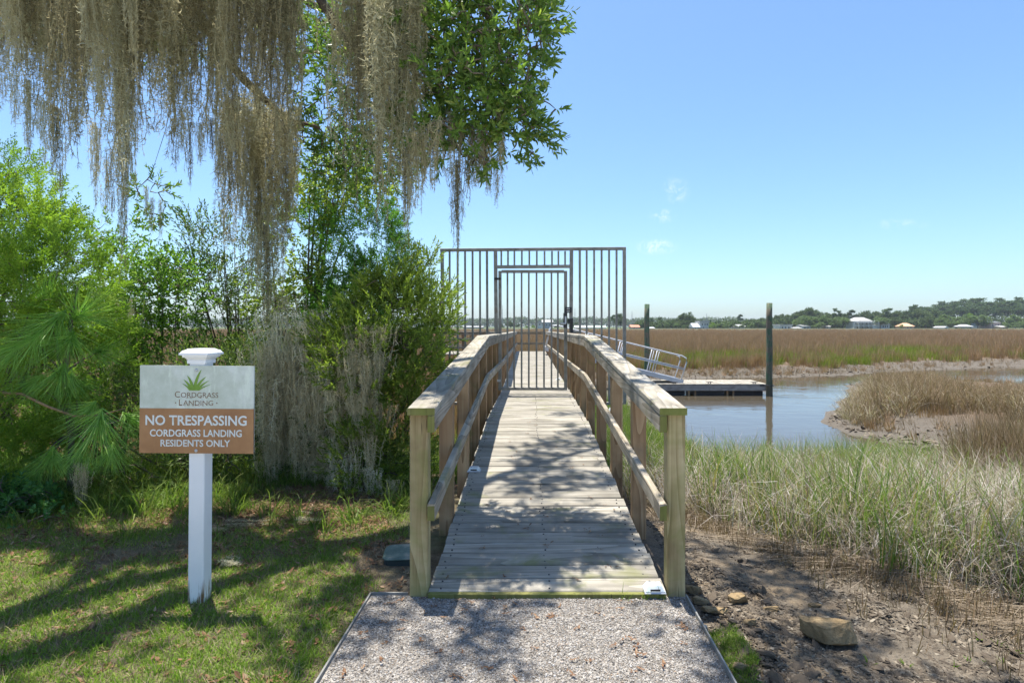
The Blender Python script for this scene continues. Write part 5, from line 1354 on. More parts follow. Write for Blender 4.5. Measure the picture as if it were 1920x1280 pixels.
# ------------------------------------------------------------------ live oak overhead
oak = thing("live_oak", (-4.6, -0.4, 0), "large live oak spreading overhead with glossy leaves and moss draped limbs", "oak tree")
mbv = MB()
trunk_pts = np.array([[-4.6, -.4, -.3], [-4.58, -.38, .6], [-4.5, -.2, 1.6], [-4.3, 0.1, 2.6], [-4.0, .5, 3.5]])
tube(mbv, trunk_pts, [.52, .40, .34, .30, .26], 14); mbv.build("trunk", M["bark"], oak, smooth_=True)
limbs = {
    "a": [[-4.1, .4, 3.2], [-3.9, 1.8, 3.9], [-3.2, 3.4, 4.5], [-2.2, 4.4, 4.75], [-1.2, 4.7, 4.55], [-.5, 4.5, 4.1], [-.2, 4.2, 3.5]],
    "b": [[-4.1, .4, 3.2], [-4.4, 2.6, 4.2], [-4.6, 4.6, 4.9], [-4.1, 5.6, 5.2], [-3.2, 6.0, 5.2], [-2.4, 6.2, 4.9], [-1.4, 6.0, 4.5]],
    "c": [[-4.0, .5, 3.5], [-3.0, .9, 4.8], [-1.6, 1.6, 5.6], [0, 2.6, 6.2], [1.6, 3.6, 6.7], [2.8, 4.4, 7.0]],
    "d": [[-4.0, .5, 3.5], [-3.6, 2.2, 5.4], [-2.6, 4.2, 6.8], [-1.2, 6.0, 7.7], [0.2, 7.4, 8.2]],
    "e": [[-3.2, 3.4, 4.5], [-2.9, 4.4, 4.2], [-2.7, 5.2, 3.75], [-2.45, 5.6, 3.45], [-2.1, 5.6, 3.3]],
    "f": [[-3.0, .9, 4.8], [-1.8, .6, 5.6], [0, .8, 6.1], [1.8, 1.6, 6.3]],
    "g": [[-2.2, 4.4, 4.75], [-1.8, 4.5, 4.1], [-1.45, 4.4, 3.6], [-1.2, 4.3, 3.2]],
    "h": [[-4.6, 4.6, 4.9], [-4.4, 4.9, 4.4], [-4.0, 5.0, 4.3], [-3.5, 5.0, 4.4]],
}
sp_t = []
for kx, (nm, pts) in enumerate(limbs.items()):
    pts = np.array(pts, float); n = 26; t = np.linspace(0, len(pts) - 1, n); i = np.minimum(t.astype(int), len(pts) - 2); f = (t - i)[:, None]
    cp_ = pts[np.clip(np.stack([i - 1, i, i + 1, i + 2], 1), 0, len(pts) - 1)]
    c = 0.5 * ((2 * cp_[:, 1]) + (cp_[:, 2] - cp_[:, 0]) * f + (2 * cp_[:, 0] - 5 * cp_[:, 1] + 4 * cp_[:, 2] - cp_[:, 3]) * f ** 2 + (3 * cp_[:, 1] - cp_[:, 0] - 3 * cp_[:, 2] + cp_[:, 3]) * f ** 3)
    c = c + (np.column_stack([vnoise(c, 2, 5 + kx), vnoise(c, 2, 6 + kx), vnoise(c, 2, 7 + kx)]) - 0.5) * 0.12
    r0 = {"a": .17, "b": .16, "c": .18, "d": .18, "e": .06, "f": .1, "g": .05, "h": .05}[nm]
    mbv = MB(); tube(mbv, c, np.linspace(r0, 0.018, n), 9); mbv.build("limb", M["bark"], oak, smooth_=True); sp_t.append(c)
LIMB = np.concatenate(sp_t)

front_blobs = [(900, 90, 4.2, 120, 110, .45), (985, 60, 4.3, 70, 80, .35), (960, 150, 4.2, 75, 60, .35), (940, 235, 4.1, 85, 55, .35), (860, 265, 4.0, 75, 50, .3), (800, 150, 4.3, 80, 110, .4),
               (1010, 190, 4.3, 34, 26, .2), (830, 40, 4.3, 110, 70, .4), (985, 250, 4.2, 50, 35, .25), (880, 180, 4.0, 100, 80, .3), (1010, 15, 4.4, 40, 30, .25), (930, 10, 4.4, 100, 50, .4), (905, 300, 4.0, 40, 20, .2)]
fp, fu = blob_points(front_blobs, 1050, 3.4, 0.36, 31, 2.2)
extra = np.array([P(*a) for a in ((985, 300, 4.1), (1000, 285, 4.15), (1040, 60, 4.4), (1050, 40, 4.4), (1035, 95, 4.4), (1025, 225, 4.2), (1042, 205, 4.2), (1030, 260, 4.2))])
fp = np.concatenate([fp, extra]); fu = np.concatenate([fu, np.tile([[.8, -.2, -.3]], (len(extra), 1))])
back_blobs = [(640, 150, 6.0, 90, 150, .7), (700, 60, 5.6, 110, 80, .6), (620, 290, 6.2, 70, 70, .5), (740, 240, 5.6, 60, 80, .4), (560, 60, 6.3, 80, 80, .5), (300, 60, 6.4, 120, 60, .5), (700, 320, 6.0, 70, 50, .4), (90, 40, 6.2, 80, 40, .4), (290, 370, 6.6, 38, 45, .3)]
bp, bu = blob_points(back_blobs, 1350, 2.2, 0.43, 33, 2.2)
# leafy roof overhead: sheds the dappled shade on lawn, path, ramp and mud
def roof(n, x0, x1, y0, y1, thr, seed):
    x = rng.uniform(x0, x1, n); y = rng.uniform(y0, y1, n); z = np.maximum(5.0, 2.45 + 0.62 * y) + np.abs(rng.normal(0, 0.55, n))
    p = np.column_stack([x, y, z]); c = vnoise(p * [1, 1, 0.0], 1.5, seed) * 0.5 + vnoise(p * [1, 1, 0], 4.2, seed + 1) * 0.5
    return p[c + rng.normal(0, 0.012, n) > thr]
rp = np.concatenate([roof(560, -5.2, -0.6, 3.0, 4.3, 0.52, 81), roof(1500, -1.8, 0.9, 2.9, 4.8, 0.545, 83), roof(1700, -0.95, 0.45, 4.6, 8.7, 0.52, 85), roof(1200, 0.2, 3.2, 3.0, 5.0, 0.56, 87)])
ru = unit(rng.normal(0, 1, rp.shape))
T_oakf = [twig(rng.integers(7, 10), 0.12, 0.075, 0.024, (0.5, 1.3), 0.65) for _ in range(6)]
mbv = MB()
merge(mbv, T_oak, bp, bu + rng.normal(0, 0.5, bu.shape) + [0, -.2, -.1], rng.uniform(0.8, 1.2, len(bp)))
merge(mbv, T_oak, rp, ru + [0, 0, -.2], rng.uniform(1.0, 1.6, len(rp)))
order = np.argsort(fp[:, 1])
n_sep = 34
d_front = unit(fu + rng.normal(0, 0.4, fu.shape) + [0.05, -.55, -.15])
merge(mbv, T_oak, fp[order[n_sep:]], d_front[order[n_sep:]], rng.uniform(0.85, 1.2, len(fp) - n_sep))
mbv.build("crown", LF["oak"], oak, kind=None)
# the nearest leaves, one object each
leaf_me = []
for s_ in range(4):
    V, Q = leaf_quad(0.064, 0.0195, 0.22 + 0.05 * s_); V = V.copy(); V[:, 1] += 0.10 * (V[:, 2] / 0.075) ** 2 * 0.02 * (s_ - 1)
    leaf_me.append(MB().add(V, Q).mesh("leaf", LF["oak"]))
cnt = 0
for j in order[:n_sep]:
    X, Y_, Z = frames(d_front[j][None]); R = np.column_stack([X[0], Y_[0], Z[0]])
    for i in range(9):
        if cnt >= 296: break
        t = ((i + rng.uniform(0, .6)) / 9) ** 0.6; a = i * 2.4; th = rng.uniform(0.5, 1.3) * (1.15 - 0.5 * t)
        dr = R @ np.array([math.sin(th) * math.cos(a), math.sin(th) * math.sin(a), math.cos(th)])
        x2, y2, z2 = frames(dr[None]); Mx = Matrix(((x2[0][0], y2[0][0], z2[0][0]), (x2[0][1], y2[0][1], z2[0][1]), (x2[0][2], y2[0][2], z2[0][2]))).to_4x4()
        o = link("leaf", leaf_me[i % 4], oak); pos = fp[j] + R[:, 2] * 0.12 * t
        o.location = pos; o.rotation_euler = Mx.to_euler(); sc1 = rng.uniform(0.8, 1.2); o.scale = (sc1, sc1, sc1); cnt += 1
# twigs that carry the leaves
mbv = MB()
grow(mbv, LIMB[::2], np.concatenate([fp, bp[::2], rp[::3]]), 0.010, 0.002, 2.2, 0.05)
mbv.build("twigs", M["twig"], oak, kind="stuff")

# ------------------------------------------------------------------ Spanish moss
def moss_mat():
    t = NT("spanish_moss"); r = t.rand(0.45, 0.55)
    c = t.ramp(r, [(0.0, (0.111, 0.099, 0.054)), (0.35, (0.404, 0.361, 0.214)), (0.7, (0.538, 0.506, 0.321)), (1.0, (0.622, 0.641, 0.492))])
    p = t.bsdf(c, 0.9, 0.1); tr = t.node("ShaderNodeBsdfTranslucent"); t.L.new(c, tr.inputs[0])
    mx = t.node("ShaderNodeMixShader"); mx.inputs[0].default_value = 0.55
    t.L.new(p.outputs[0], mx.inputs[1]); t.L.new(tr.outputs[0], mx.inputs[2]); return t.done(mx.outputs[0])
M["moss"] = moss_mat()
def moss_grey():
    t = NT("grey_moss"); r = t.rand(0.45, 0.55)
    c = t.ramp(r, [(0.0, (0.291, 0.248, 0.153)), (0.4, (0.558, 0.496, 0.315)), (0.75, (0.778, 0.713, 0.486)), (1.0, (0.850, 0.850, 0.780))])
    p = t.bsdf(c, 0.9, 0.1); tr = t.node("ShaderNodeBsdfTranslucent"); t.L.new(c, tr.inputs[0])
    mx = t.node("ShaderNodeMixShader"); mx.inputs[0].default_value = 0.3
    t.L.new(p.outputs[0], mx.inputs[1]); t.L.new(tr.outputs[0], mx.inputs[2]); return t.done(mx.outputs[0])
M["moss_grey"] = moss_grey()

def tress(L, W, nst, seed, fib=3.2, w=0.0021, curl=1.0, mat="moss", taper=1.0, hang=-0.75, fl=1.0):
    """hanging bundle of curly fibres from z=0 down to -L"""
    r = np.random.default_rng(seed)
    A, D, Ls = [], [], []
    Vs, Qs, nv = [], [], 0
    for s_ in range(nst):
        ll = L * (r.uniform(0.35, 1.0) ** taper); n = max(6, int(ll / 0.05)); z = -np.linspace(0, ll, n)
        x0_, y0_ = r.normal(0, W * 0.42), r.normal(0, W * 0.22); k = np.linspace(0, 1, n)
        pull = 1 - 0.55 * (np.abs(z) / L)
        xy = np.cumsum(r.normal(0, 0.008, (n, 2)), axis=0); xs_ = x0_ * pull + xy[:, 0]; ys_ = y0_ * pull + xy[:, 1]
        m = int(ll / 0.01 * fib * 0.32); u = r.uniform(0, n - 1.001, m); i = u.astype(int); f = (u - i)
        px_ = xs_[i] * (1 - f) + xs_[i + 1] * f; py_ = ys_[i] * (1 - f) + ys_[i + 1] * f; pz_ = z[i] * (1 - f) + z[i + 1] * f
        A.append(np.column_stack([px_, py_, pz_])); Ls.append(fl * 0.028 + fl * 0.05 * r.uniform(0, 1, m) * (1 - 0.5 * u / n))
        # core ribbon
        V = np.stack([np.column_stack([xs_ - w * .6, ys_, z]), np.column_stack([xs_ + w * .6, ys_, z])], 1).reshape(-1, 3)
        q_ = np.array([(2 * j, 2 * j + 1, 2 * j + 3, 2 * j + 2) for j in range(n - 1)]); Vs.append(V); Qs.append(q_ + nv); nv += len(V)
    A = np.concatenate(A); l = np.concatenate(Ls); m = len(A)
    d = unit(np.column_stack([r.normal(0, 1, m), r.normal(0, 1, m), r.normal(hang, 0.75, m)]))
    s1 = unit(np.cross(d, r.normal(0, 1, (m, 3)))); bend = unit(r.normal(0, 1, (m, 3)) + [0, 0, -0.6]) * curl
    pts = [A]; dd = d
    for j in range(3):
        pts.append(pts[-1] + dd * (l / 3)[:, None]); dd = unit(dd + bend * 0.75)
    V = np.stack([pts[0] - s1 * w / 2, pts[0] + s1 * w / 2, pts[1] - s1 * w / 2, pts[1] + s1 * w / 2, pts[2] - s1 * w * .45, pts[2] + s1 * w * .45, pts[3] - s1 * w * .25, pts[3] + s1 * w * .25], 1).reshape(-1, 3)
    q_ = np.array([[0, 1, 3, 2], [2, 3, 5, 4], [4, 5, 7, 6]]); q_ = (q_[None] + (np.arange(m) * 8)[:, None, None]).reshape(-1, 4) + nv
    Vs.append(V); Qs.append(q_)
    return MB().add(np.concatenate(Vs), np.concatenate(Qs)).mesh("moss_tress", M[mat])
LENS = (0.4, 0.7, 1.1, 1.6, 2.2)
TR_L = {L: [tress(L, 0.15, 15, 100 + i + int(L * 50), 3.6, 0.0040, 2.0, hang=-0.45) for i in range(3)] for L in LENS}
TR_T = {L: [tress(L, 0.08, 13, 160 + i + int(L * 50), 2.4, 0.0032, 1.4, taper=0.6) for i in range(2)] for L in LENS[:3]}
TR_G = {L: [tress(L, 0.30, 15, 220 + i + int(L * 50), 3.6, 0.0036, 2.4, "moss_grey", 1.0, -0.15, 1.35) for i in range(3)] for L in LENS[:4]}

def moss(label, items, kind="L", group="spanish moss hanging from the oak limbs"):
    """items: (px, py_top, py_bottom, Y, width factor)"""
    t0 = items[0]; root = thing("spanish_moss", P(t0[0], t0[1], t0[3]), label, "moss", group)
    for (px, pa, pb, Y, wf) in items:
        top = P(px, pa, Y); L_ = (pb - pa) * Y / F
        protos_ = {"L": TR_L, "T": TR_T, "G": TR_G}[kind]
        L0 = min(protos_, key=lambda v: abs(math.log(v / max(L_, 0.05)))); protos_ = protos_[L0]
        o = link("moss_strands", protos_[rng.integers(0, len(protos_))], root, kind="stuff")
        o.location = top; o.rotation_euler = (rng.normal(0, 0.02), rng.normal(0, 0.02), rng.uniform(0, 6.28) if kind != "G" else rng.normal(0, 0.5))
        o.scale = (wf, wf, L_ / L0)
    return root

def curtain(px0, px1, n, y_top, bots, Y, wf, jit=40):
    out = []
    for i in range(n):
        px = px0 + (px1 - px0) * (i + rng.uniform(0.1, 0.9)) / n
        out.append((px, y_top + rng.normal(0, 18), float(np.interp(px, bots[0], bots[1])) + rng.normal(0, jit), Y + rng.normal(0, 0.18), wf * rng.uniform(0.75, 1.25)))
    return out
B1 = ([0, 40, 100, 160, 220, 280, 330, 400, 450, 520, 600], [150, 215, 300, 270, 330, 260, 280, 310, 330, 280, 250])
moss("moss curtain at the frame edge above the bright cedar", curtain(-30, 70, 8, -130, B1, 4.5, 1.0))
moss("moss curtain with dark hanging tips next in from the frame edge", curtain(60, 160, 10, -140, B1, 4.4, 1.0, 30))
moss("dense tan moss curtain directly above the broadleaf sapling", curtain(150, 250, 11, -140, B1, 4.3, 1.0))
moss("short dense moss curtain over the open patch of sky", curtain(240, 340, 10, -140, B1, 4.4, 1.0))
moss("moss curtain between the sky gap and the long central tresses", curtain(330, 430, 10, -140, B1, 4.5, 1.0))
moss("thick moss curtain at the top above the sign and slender shrub", curtain(420, 560, 13, -140, B1, 4.3, 1.05))
moss("pale twisted moss rope hanging in front of the curtain", [(168, -120, 170, 3.9, .45), (174, -110, 120, 3.85, .4), (160, -120, 90, 3.9, .4)])
moss("smooth yellowish moss rope beside the pale twisted one", [(243, -130, 210, 3.9, .35), (240, -120, 150, 3.9, .4)])
moss("second layer of moss hanging deep in shade behind the curtains", curtain(0, 560, 24, -100, ([0, 560], [190, 210]), 4.85, 1.1, 40))
moss("long moss tress falling to the broadleaf sapling", [(235, 60, 455, 5.0, .8), (228, 120, 500, 5.1, .55), (245, 150, 400, 5.0, .7), (238, 250, 540, 5.2, .35)])
moss("long central moss tresses hanging from the bare dark limb", curtain(415, 500, 9, 190, ([400, 450, 500], [430, 480, 560]), 5.4, 1.0, 35))
moss("longest central moss falling past the slender shrub", curtain(470, 560, 9, 200, ([470, 520, 560], [520, 640, 430]), 5.5, 1.0, 40))
moss("thin moss tail trailing down to the draped shrub", [(495, 420, 640, 5.5, .55), (505, 450, 690, 5.5, .5), (485, 380, 590, 5.45, .6)])
moss("broad pale moss fall in front of the oak leaves", curtain(640, 745, 11, -130, ([640, 690, 745], [300, 360, 340]), 4.2, 1.0, 35))
moss("heavy moss fall reaching down to the dark cedar", curtain(700, 790, 9, -60, ([700, 740, 790], [330, 390, 360]), 4.1, .95, 35))
moss("wispy moss tail in front of the dark cedar and myrtle", [(765, 230, 470, 4.3, .5), (775, 250, 430, 4.3, .55), (785, 240, 400, 4.2, .5), (760, 260, 510, 4.4, .3)])
moss("moss bunched under the leaves above the gate", curtain(780, 935, 11, 225, ([780, 850, 935], [345, 350, 365]), 4.0, .75, 18))
moss("single dark moss tail dangling by the top corner of the gate", [(858, 300, 480, 4.0, .55), (856, 310, 440, 4.0, .7), (859, 330, 530, 4.0, .22)], "T")
moss("wispy moss fringe hanging highest over the gate", [(915, 290, 370, 4.05, .6), (930, 295, 390, 4.05, .45), (900, 290, 350, 4.05, .7)], "T")
for lab, xs_ in (("fine dark moss tips dangling over the bright cedar", ((8, 100, 200), (50, 150, 285), (55, 150, 300), (30, 140, 240))),
                 ("fine dark moss tips dangling beside the broadleaf sapling", ((85, 190, 315), (100, 200, 330), (107, 200, 375), (75, 180, 270), (140, 200, 275))),
                 ("fine dark moss tips dangling into the open patch of sky", ((178, 230, 395), (185, 240, 350), (197, 300, 420), (210, 280, 410))),
                 ("fine dark moss tips dangling over the slender shrub", ((325, 220, 320), (355, 230, 350), (375, 230, 310), (338, 200, 300), (395, 220, 300), (412, 260, 350)))):
    moss(lab, [(a, b, c, 4.6 + 0.3 * rng.uniform(-1, 1), .6) for a, b, c in xs_], "T")
moss("moss hanging from the lone leafy sprig in the open sky", [(285, 370, 440, 6.5, .5), (300, 375, 455, 6.5, .5), (275, 350, 420, 6.5, .5)], "T")
gm = "grey moss draped over the bank shrubs"
def tufts(px0, px1, py0, py1, n, Ya, Yb, w0, w1, lmin=70, lmax=150):
    return [(rng.uniform(px0, px1), y_, y_ + rng.uniform(lmin, lmax), rng.uniform(Ya, Yb), rng.uniform(w0, w1)) for y_ in rng.uniform(py0, py1, n)]
moss("tangled grey moss draped over the top of the hidden shrub", tufts(490, 640, 545, 680, 22, 5.3, 5.7, .6, 1.0), "G", gm)
moss("tangled grey moss hanging beside the edge of the sign panel", tufts(475, 570, 640, 830, 30, 5.15, 5.5, .6, 1.0, 80, 170), "G", gm)
moss("tangled grey moss falling to the ground next to the myrtle", tufts(555, 670, 640, 840, 34, 5.0, 5.4, .6, 1.0, 80, 170), "G", gm)
moss("grey moss tufts caught on the front of the myrtle", tufts(640, 725, 600, 780, 13, 4.85, 5.05, .5, .9, 60, 130), "G", gm)
moss("grey moss caught low on the myrtle near the ramp post", [(690, 820, 930, 4.9, .7), (735, 900, 970, 4.75, .5), (655, 850, 955, 4.95, .7), (700, 880, 960, 4.85, .5)], "G", gm)
moss("pale moss hanging below the pine needle tuft", [(153, 870, 950, 4.3, .28), (155, 885, 945, 4.3, .33)], "G", gm)
moss("grey moss strand hanging by the broadleaf sapling stem", [(232, 560, 690, 6.0, .5), (208, 650, 760, 6.0, .4), (190, 520, 600, 6.4, .5)], "G", gm)
# moss lying on the lawn
def fallen(px, py, wpx, label):
    g = G(px, py, 0); r = wpx * g[1] / F
    o = link("fallen_moss", TR_G[0.7][rng.integers(0, 3)], loc=(g[0] - r * 0.5, g[1], 0.03), rot=(0, -math.pi / 2 + 0.03, rng.normal(0, 0.15)), scale=(0.18, 0.5, r / 0.7), label=label, cat="fallen moss", group="clumps of fallen moss on the lawn", kind="stuff")
fallen(470, 992, 95, "largest clump of fallen grey moss lying on the lawn beyond the sign post")
fallen(440, 1062, 40, "small clump of fallen moss lying just beside the sign post")
fallen(585, 985, 60, "brown fallen moss in the litter under the draped shrub")
fallen(410, 1000, 30, "little tuft of fallen moss behind the sign post")

# ------------------------------------------------------------------ far shore: trees and houses
def far_leaf(name, a, b, c):
    return leaf_mat(name, [(0.0, a), (0.5, b), (1.0, c)], 0.25, 0.7, 0.1, wi=0.75)
FL = [far_leaf("far_oak_leaf", (0.042, 0.063, 0.027), (0.083, 0.117, 0.048), (0.143, 0.180, 0.078)),
      far_leaf("far_willow_leaf", (0.075, 0.112, 0.045), (0.135, 0.188, 0.072), (0.210, 0.270, 0.112)),
      far_leaf("far_pine_leaf", (0.030, 0.054, 0.026), (0.063, 0.099, 0.042), (0.112, 0.158, 0.063)),
      far_leaf("far_bright_leaf", (0.090, 0.150, 0.027), (0.165, 0.255, 0.045), (0.255, 0.345, 0.075))]
T_clump = []
for s_ in range(5):
    mbv = []
    Vs, Qs, nv = [], [], 0
    for j in range(6):
        o = rng.normal(0, 0.28, 3); a = unit(rng.normal(0, 1, 3)); b = unit(np.cross(a, rng.normal(0, 1, 3))); r = rng.uniform(0.16, 0.34)
        Vs.append(np.array([o - a * r, o - b * r * .8, o + a * r, o + b * r * .8])); Qs.append(np.array([[0, 1, 2, 3]]) + nv); nv += 4
    T_clump.append((np.concatenate(Vs), np.concatenate(Qs)))
def far_proto(kind, seed):
    """crown and trunk meshes for a tree of unit height"""
    r = np.random.default_rng(seed); pts = []
    if kind == "pine":
        for j in range(11):
            z = r.uniform(0.55, 0.97); rad = 0.20 * (1.1 - z) + 0.05; a = r.uniform(0, 6.28)
            c = np.array([rad * math.cos(a), rad * math.sin(a), z]); u = unit(r.normal(0, 1, (26, 3))); pts.append(c + u * r.uniform(.3, 1, (26, 1)) * [.105, .105, .05])
    else:
        lobes = 24 if kind == "oak" else 18
        for j in range(lobes):
            a = r.uniform(0, 6.28); rr = 0.36 * math.sqrt(r.uniform(0, 1)); z = 0.16 + 0.69 * math.sqrt(max(0, 1 - (rr / 0.42) ** 2)) * r.uniform(0.25, 1.0)
            if kind == "bush": z = max(0.10, z - 0.06)
            s1 = r.uniform(0.11, 0.19); u = unit(r.normal(0, 1, (44, 3))); pts.append(np.array([rr * math.cos(a), rr * math.sin(a), z]) + u * r.uniform(.45, 1, (44, 1)) * [s1, s1, s1 * .72])
    pts = np.concatenate(pts); pts[:, 2] = np.clip(pts[:, 2], 0.03, 1.0)
    mbv = MB(); merge(mbv, T_clump, pts, unit(r.normal(0, 1, pts.shape)), 0.075)
    tk = MB(); h = 0.9 if kind == "pine" else 0.6
    tube(tk, [(0, 0, -0.05), (0.01, 0, 0.2), (0.0, 0.01, 0.4), (0.01, 0, h)], [0.024 if kind != "pine" else 0.014, 0.02 if kind != "pine" else 0.012, 0.014 if kind != "pine" else 0.011, 0.004], 6, caps=False)
    if kind != "pine":
        for j in range(5):
            a = r.uniform(0, 6.28); tube(tk, [(0, 0, 0.28), (0.12 * math.cos(a), 0.12 * math.sin(a), 0.5), (0.25 * math.cos(a), 0.25 * math.sin(a), 0.68)], [0.012, 0.008, 0.003], 5, caps=False)
    return mbv, tk
PROTO = {}
for kind, mats in (("oak", (0, 1)), ("bush", (1, 0, 3)), ("pine", (2,))):
    for v in range(3):
        a, b = far_proto(kind, 300 + v + 10 * len(kind))
        tkm = b.mesh("trunk", M["far_bark"])
        for mi in mats: PROTO[(kind, v, mi)] = (a.mesh("crown", FL[mi]), tkm)
FARG = "trees along the far shore"
def far_tree(px, top, Y, kind, mi, wide, label, v=None):
    x = (px - CX) * Y / F; z0 = float(ground_z(np.array([[x, Y]]))[0]) - 0.1; h = CAMZ + (CY - top) * Y / F - z0
    v = int(rng.integers(0, 3)) if v is None else v
    cm, tm = PROTO[(kind, v, mi)]
    t = thing({"oak": "shore_oak", "bush": "shore_bush", "pine": "shore_pine"}[kind], (x, Y, z0), label, "tree" if kind != "bush" else "bush", FARG if kind != "bush" else "bushes along the far shore")
    t.rotation_euler = (0, 0, rng.uniform(0, 6.28)); t.scale = (h * wide, h * wide, h)
    link("crown", cm, t, local=True, kind=None); link("trunk", tm, t, local=True)
    return t
sky_x = [1140, 1160, 1185, 1210, 1240, 1270, 1285, 1300, 1320, 1345, 1365, 1382, 1400, 1425, 1450, 1475, 1500, 1515, 1530, 1560, 1600, 1640, 1660, 1700, 1740, 1760, 1800, 1850, 1900, 1960]
sky_y = [592, 586, 598, 597, 594, 590, 582, 590, 607, 600, 596, 588, 595, 590, 586, 579, 576, 569, 573, 580, 579, 575, 577, 575, 570, 567, 562, 559, 557, 556]
def skyl(px): return float(np.interp(px, sky_x, sky_y))
# back rank
px = 1196.0
while px < 1745:
    if not (1308 < px < 1345):
        if rng.uniform() < 0.75: far_tree(px, skyl(px) + rng.uniform(0, 4), rng.uniform(345, 385), "oak", 0, rng.uniform(0.9, 1.35), "dark rounded oak in the back rank of the far shore")
        else: far_tree(px, skyl(px) + rng.uniform(-2, 3), rng.uniform(345, 385), "pine", 2, rng.uniform(0.9, 1.35), "tall dark pine in the back rank of the far shore")
    px += rng.uniform(10, 17)
# front rank
px = 1235.0
while px < 1950:
    if not (1296 < px < 1336 or 1592 < px < 1645 or 1452 < px < 1500 or 1652 < px < 1668 or 1690 < px < 1720 or 1798 < px < 1830 or 1840 < px < 1893):
        top = min(604, max(skyl(px) + 9, 586) + rng.uniform(-3, 6))
        k = "oak" if rng.uniform() < 0.55 else "bush"; mi = 0 if (k == "oak" and rng.uniform() < 0.5) else 1
        far_tree(px, top, rng.uniform(303, 325), k, mi, rng.uniform(1.0, 1.5), {("oak", 0): "dark spreading oak at the edge of the far shore", ("oak", 1): "grey green spreading oak at the edge of the far shore", ("bush", 1): "pale green rounded bush at the edge of the far shore"}[(k, mi)] if (k, mi) != ("bush", 0) else "")
    px += rng.uniform(11, 19)
# standouts
far_tree(1286, 579, 330, "oak", 0, 0.95, "tall domed dark tree rising above the shore beyond the green piling", 1)
far_tree(1163, 583, 320, "oak", 0, 0.9, "open branched tree seen through the barred wing of the gate", 2)
far_tree(1150, 590, 335, "pine", 2, 1.3, "lone pine seen through the barred wing of the gate")
far_tree(1514, 568, 350, "oak", 0, 0.8, "highest tree of the shore just beyond the tall piling", 0)
far_tree(1820, 584, 312, "oak", 1, 1.0, "pale spreading tree above the shore pavilion", 1)
far_tree(1815, 581, 330, "bush", 3, 0.8, "bright yellow green tree rising behind the shore pavilion", 0)
far_tree(1690, 606, 301, "bush", 3, 0.9, "small bright green bush beside the orange roofed house")
far_tree(1535, 601, 301, "bush", 1, 1.9, "wide low grey green bush by the white sheds")
far_tree(1282, 607, 300, "bush", 1, 1.1, "small round bush on the grass beside the white house")
far_tree(1335, 603, 302, "bush", 3, 1.2, "light green bush against the white house wall")
far_tree(1352, 601, 302, "bush", 1, 1.5, "willowy pale bush beyond the white house")
far_tree(1890, 603, 300, "bush", 1, 1.2, "grey green bush at the end of the shore houses")
far_tree(1912, 601, 300, "bush", 1, 1.4, "last pale bush of the shore at the frame edge")
far_tree(1316, 600, 345, "bush", 0, 0.9, "dark cedar shaped tree behind the white house")
far_tree(1332, 597, 345, "oak", 0, 0.5, "narrow dark tree rising behind the white house roof")
# low brush that closes the gaps behind the shore houses: one mass
mbv = MB(); pts = []
for px_ in np.arange(1196, 1990, 1.6):
    Y = rng.uniform(334, 342) + (55 if px_ > 1760 else 0); hh = rng.uniform(3.2, 5.5) * (0.75 if px_ < 1440 else 1.0) * (1.5 if px_ > 1760 else 1)
    for j in range(9): pts.append(((px_ - CX) * Y / F + rng.normal(0, 0.6), Y + rng.normal(0, 1), 0.4 + hh * rng.uniform(0, 1)))
pts = np.array(pts); merge(mbv, T_clump, pts, unit(rng.normal(0, 1, pts.shape)), rng.uniform(1.6, 2.6, len(pts)))
mbv.build("shore_brush", FL[0], label="dark brush filling the ground under the shore trees", cat="brush", kind="stuff")
# pine wood on the rise
n_p = 0
for row, (Y, dy) in enumerate(((402, 14), (440, 6), (490, 0))):
    px = 1700.0 + 8 * row + 30 * (row == 0)
    while px < 1965:
        far_tree(px, skyl(px) + dy + rng.uniform(-1, 3), Y + rng.uniform(-8, 8), "pine", 2, rng.uniform(1.1, 1.55), "tall pine of the dense wood on the rise behind the houses"); n_p += 1
        px += rng.uniform(11, 16)
# dark trees beyond the gate
for px, top, Y, k, mi, w, lab in ((957, 600, 330, "oak", 0, 1.2, "dark tree seen between the gate bars nearest the hinge"), (972, 604, 325, "bush", 0, 1.3, "dark low tree seen in the middle of the gate bars"), (942, 607, 325, "bush", 0, 1.2, "low dark bush seen behind the gate jamb"),
                                  (987, 608, 310, "bush", 3, 1.3, "rounded light green bush seen between the gate bars"), (1000, 608, 310, "bush", 3, 1.3, "second light green bush between the gate bars nearer the white shed"), (1044, 606, 320, "bush", 0, 1.4, "dark bush seen beside the gate lock"),
                                  (1080, 602, 330, "oak", 0, 0.9, "dark tree seen just past the gate lock"), (880, 610, 340, "bush", 0, 1.6, "low dark bush seen through the bars beside the myrtle")):
    far_tree(px, top, Y, k, mi, w, lab)
# hazy wood on the horizon: one mass
mbv = MB(); pts = []
for px in np.arange(-300, 1760, 3.2):
    Y = rng.uniform(930, 1000); x = (px - CX) * Y / F; h = (CY - (597.5 + 1.5 * math.sin(px * 0.05) + rng.normal(0, 1.0))) * Y / F + 1.4
    for j in range(26): pts.append((x + rng.normal(0, 3), Y + rng.normal(0, 3), h * rng.uniform(0.08, 1.0) ** 0.7))
pts = np.array(pts); merge(mbv, T_clump, pts, unit(rng.normal(0, 1, pts.shape)), rng.uniform(2.6, 5.0, len(pts)))
mbv.build("distant_wood", FL[0], label="low hazy line of woods on the horizon beyond the gate", cat="wood", kind="stuff")

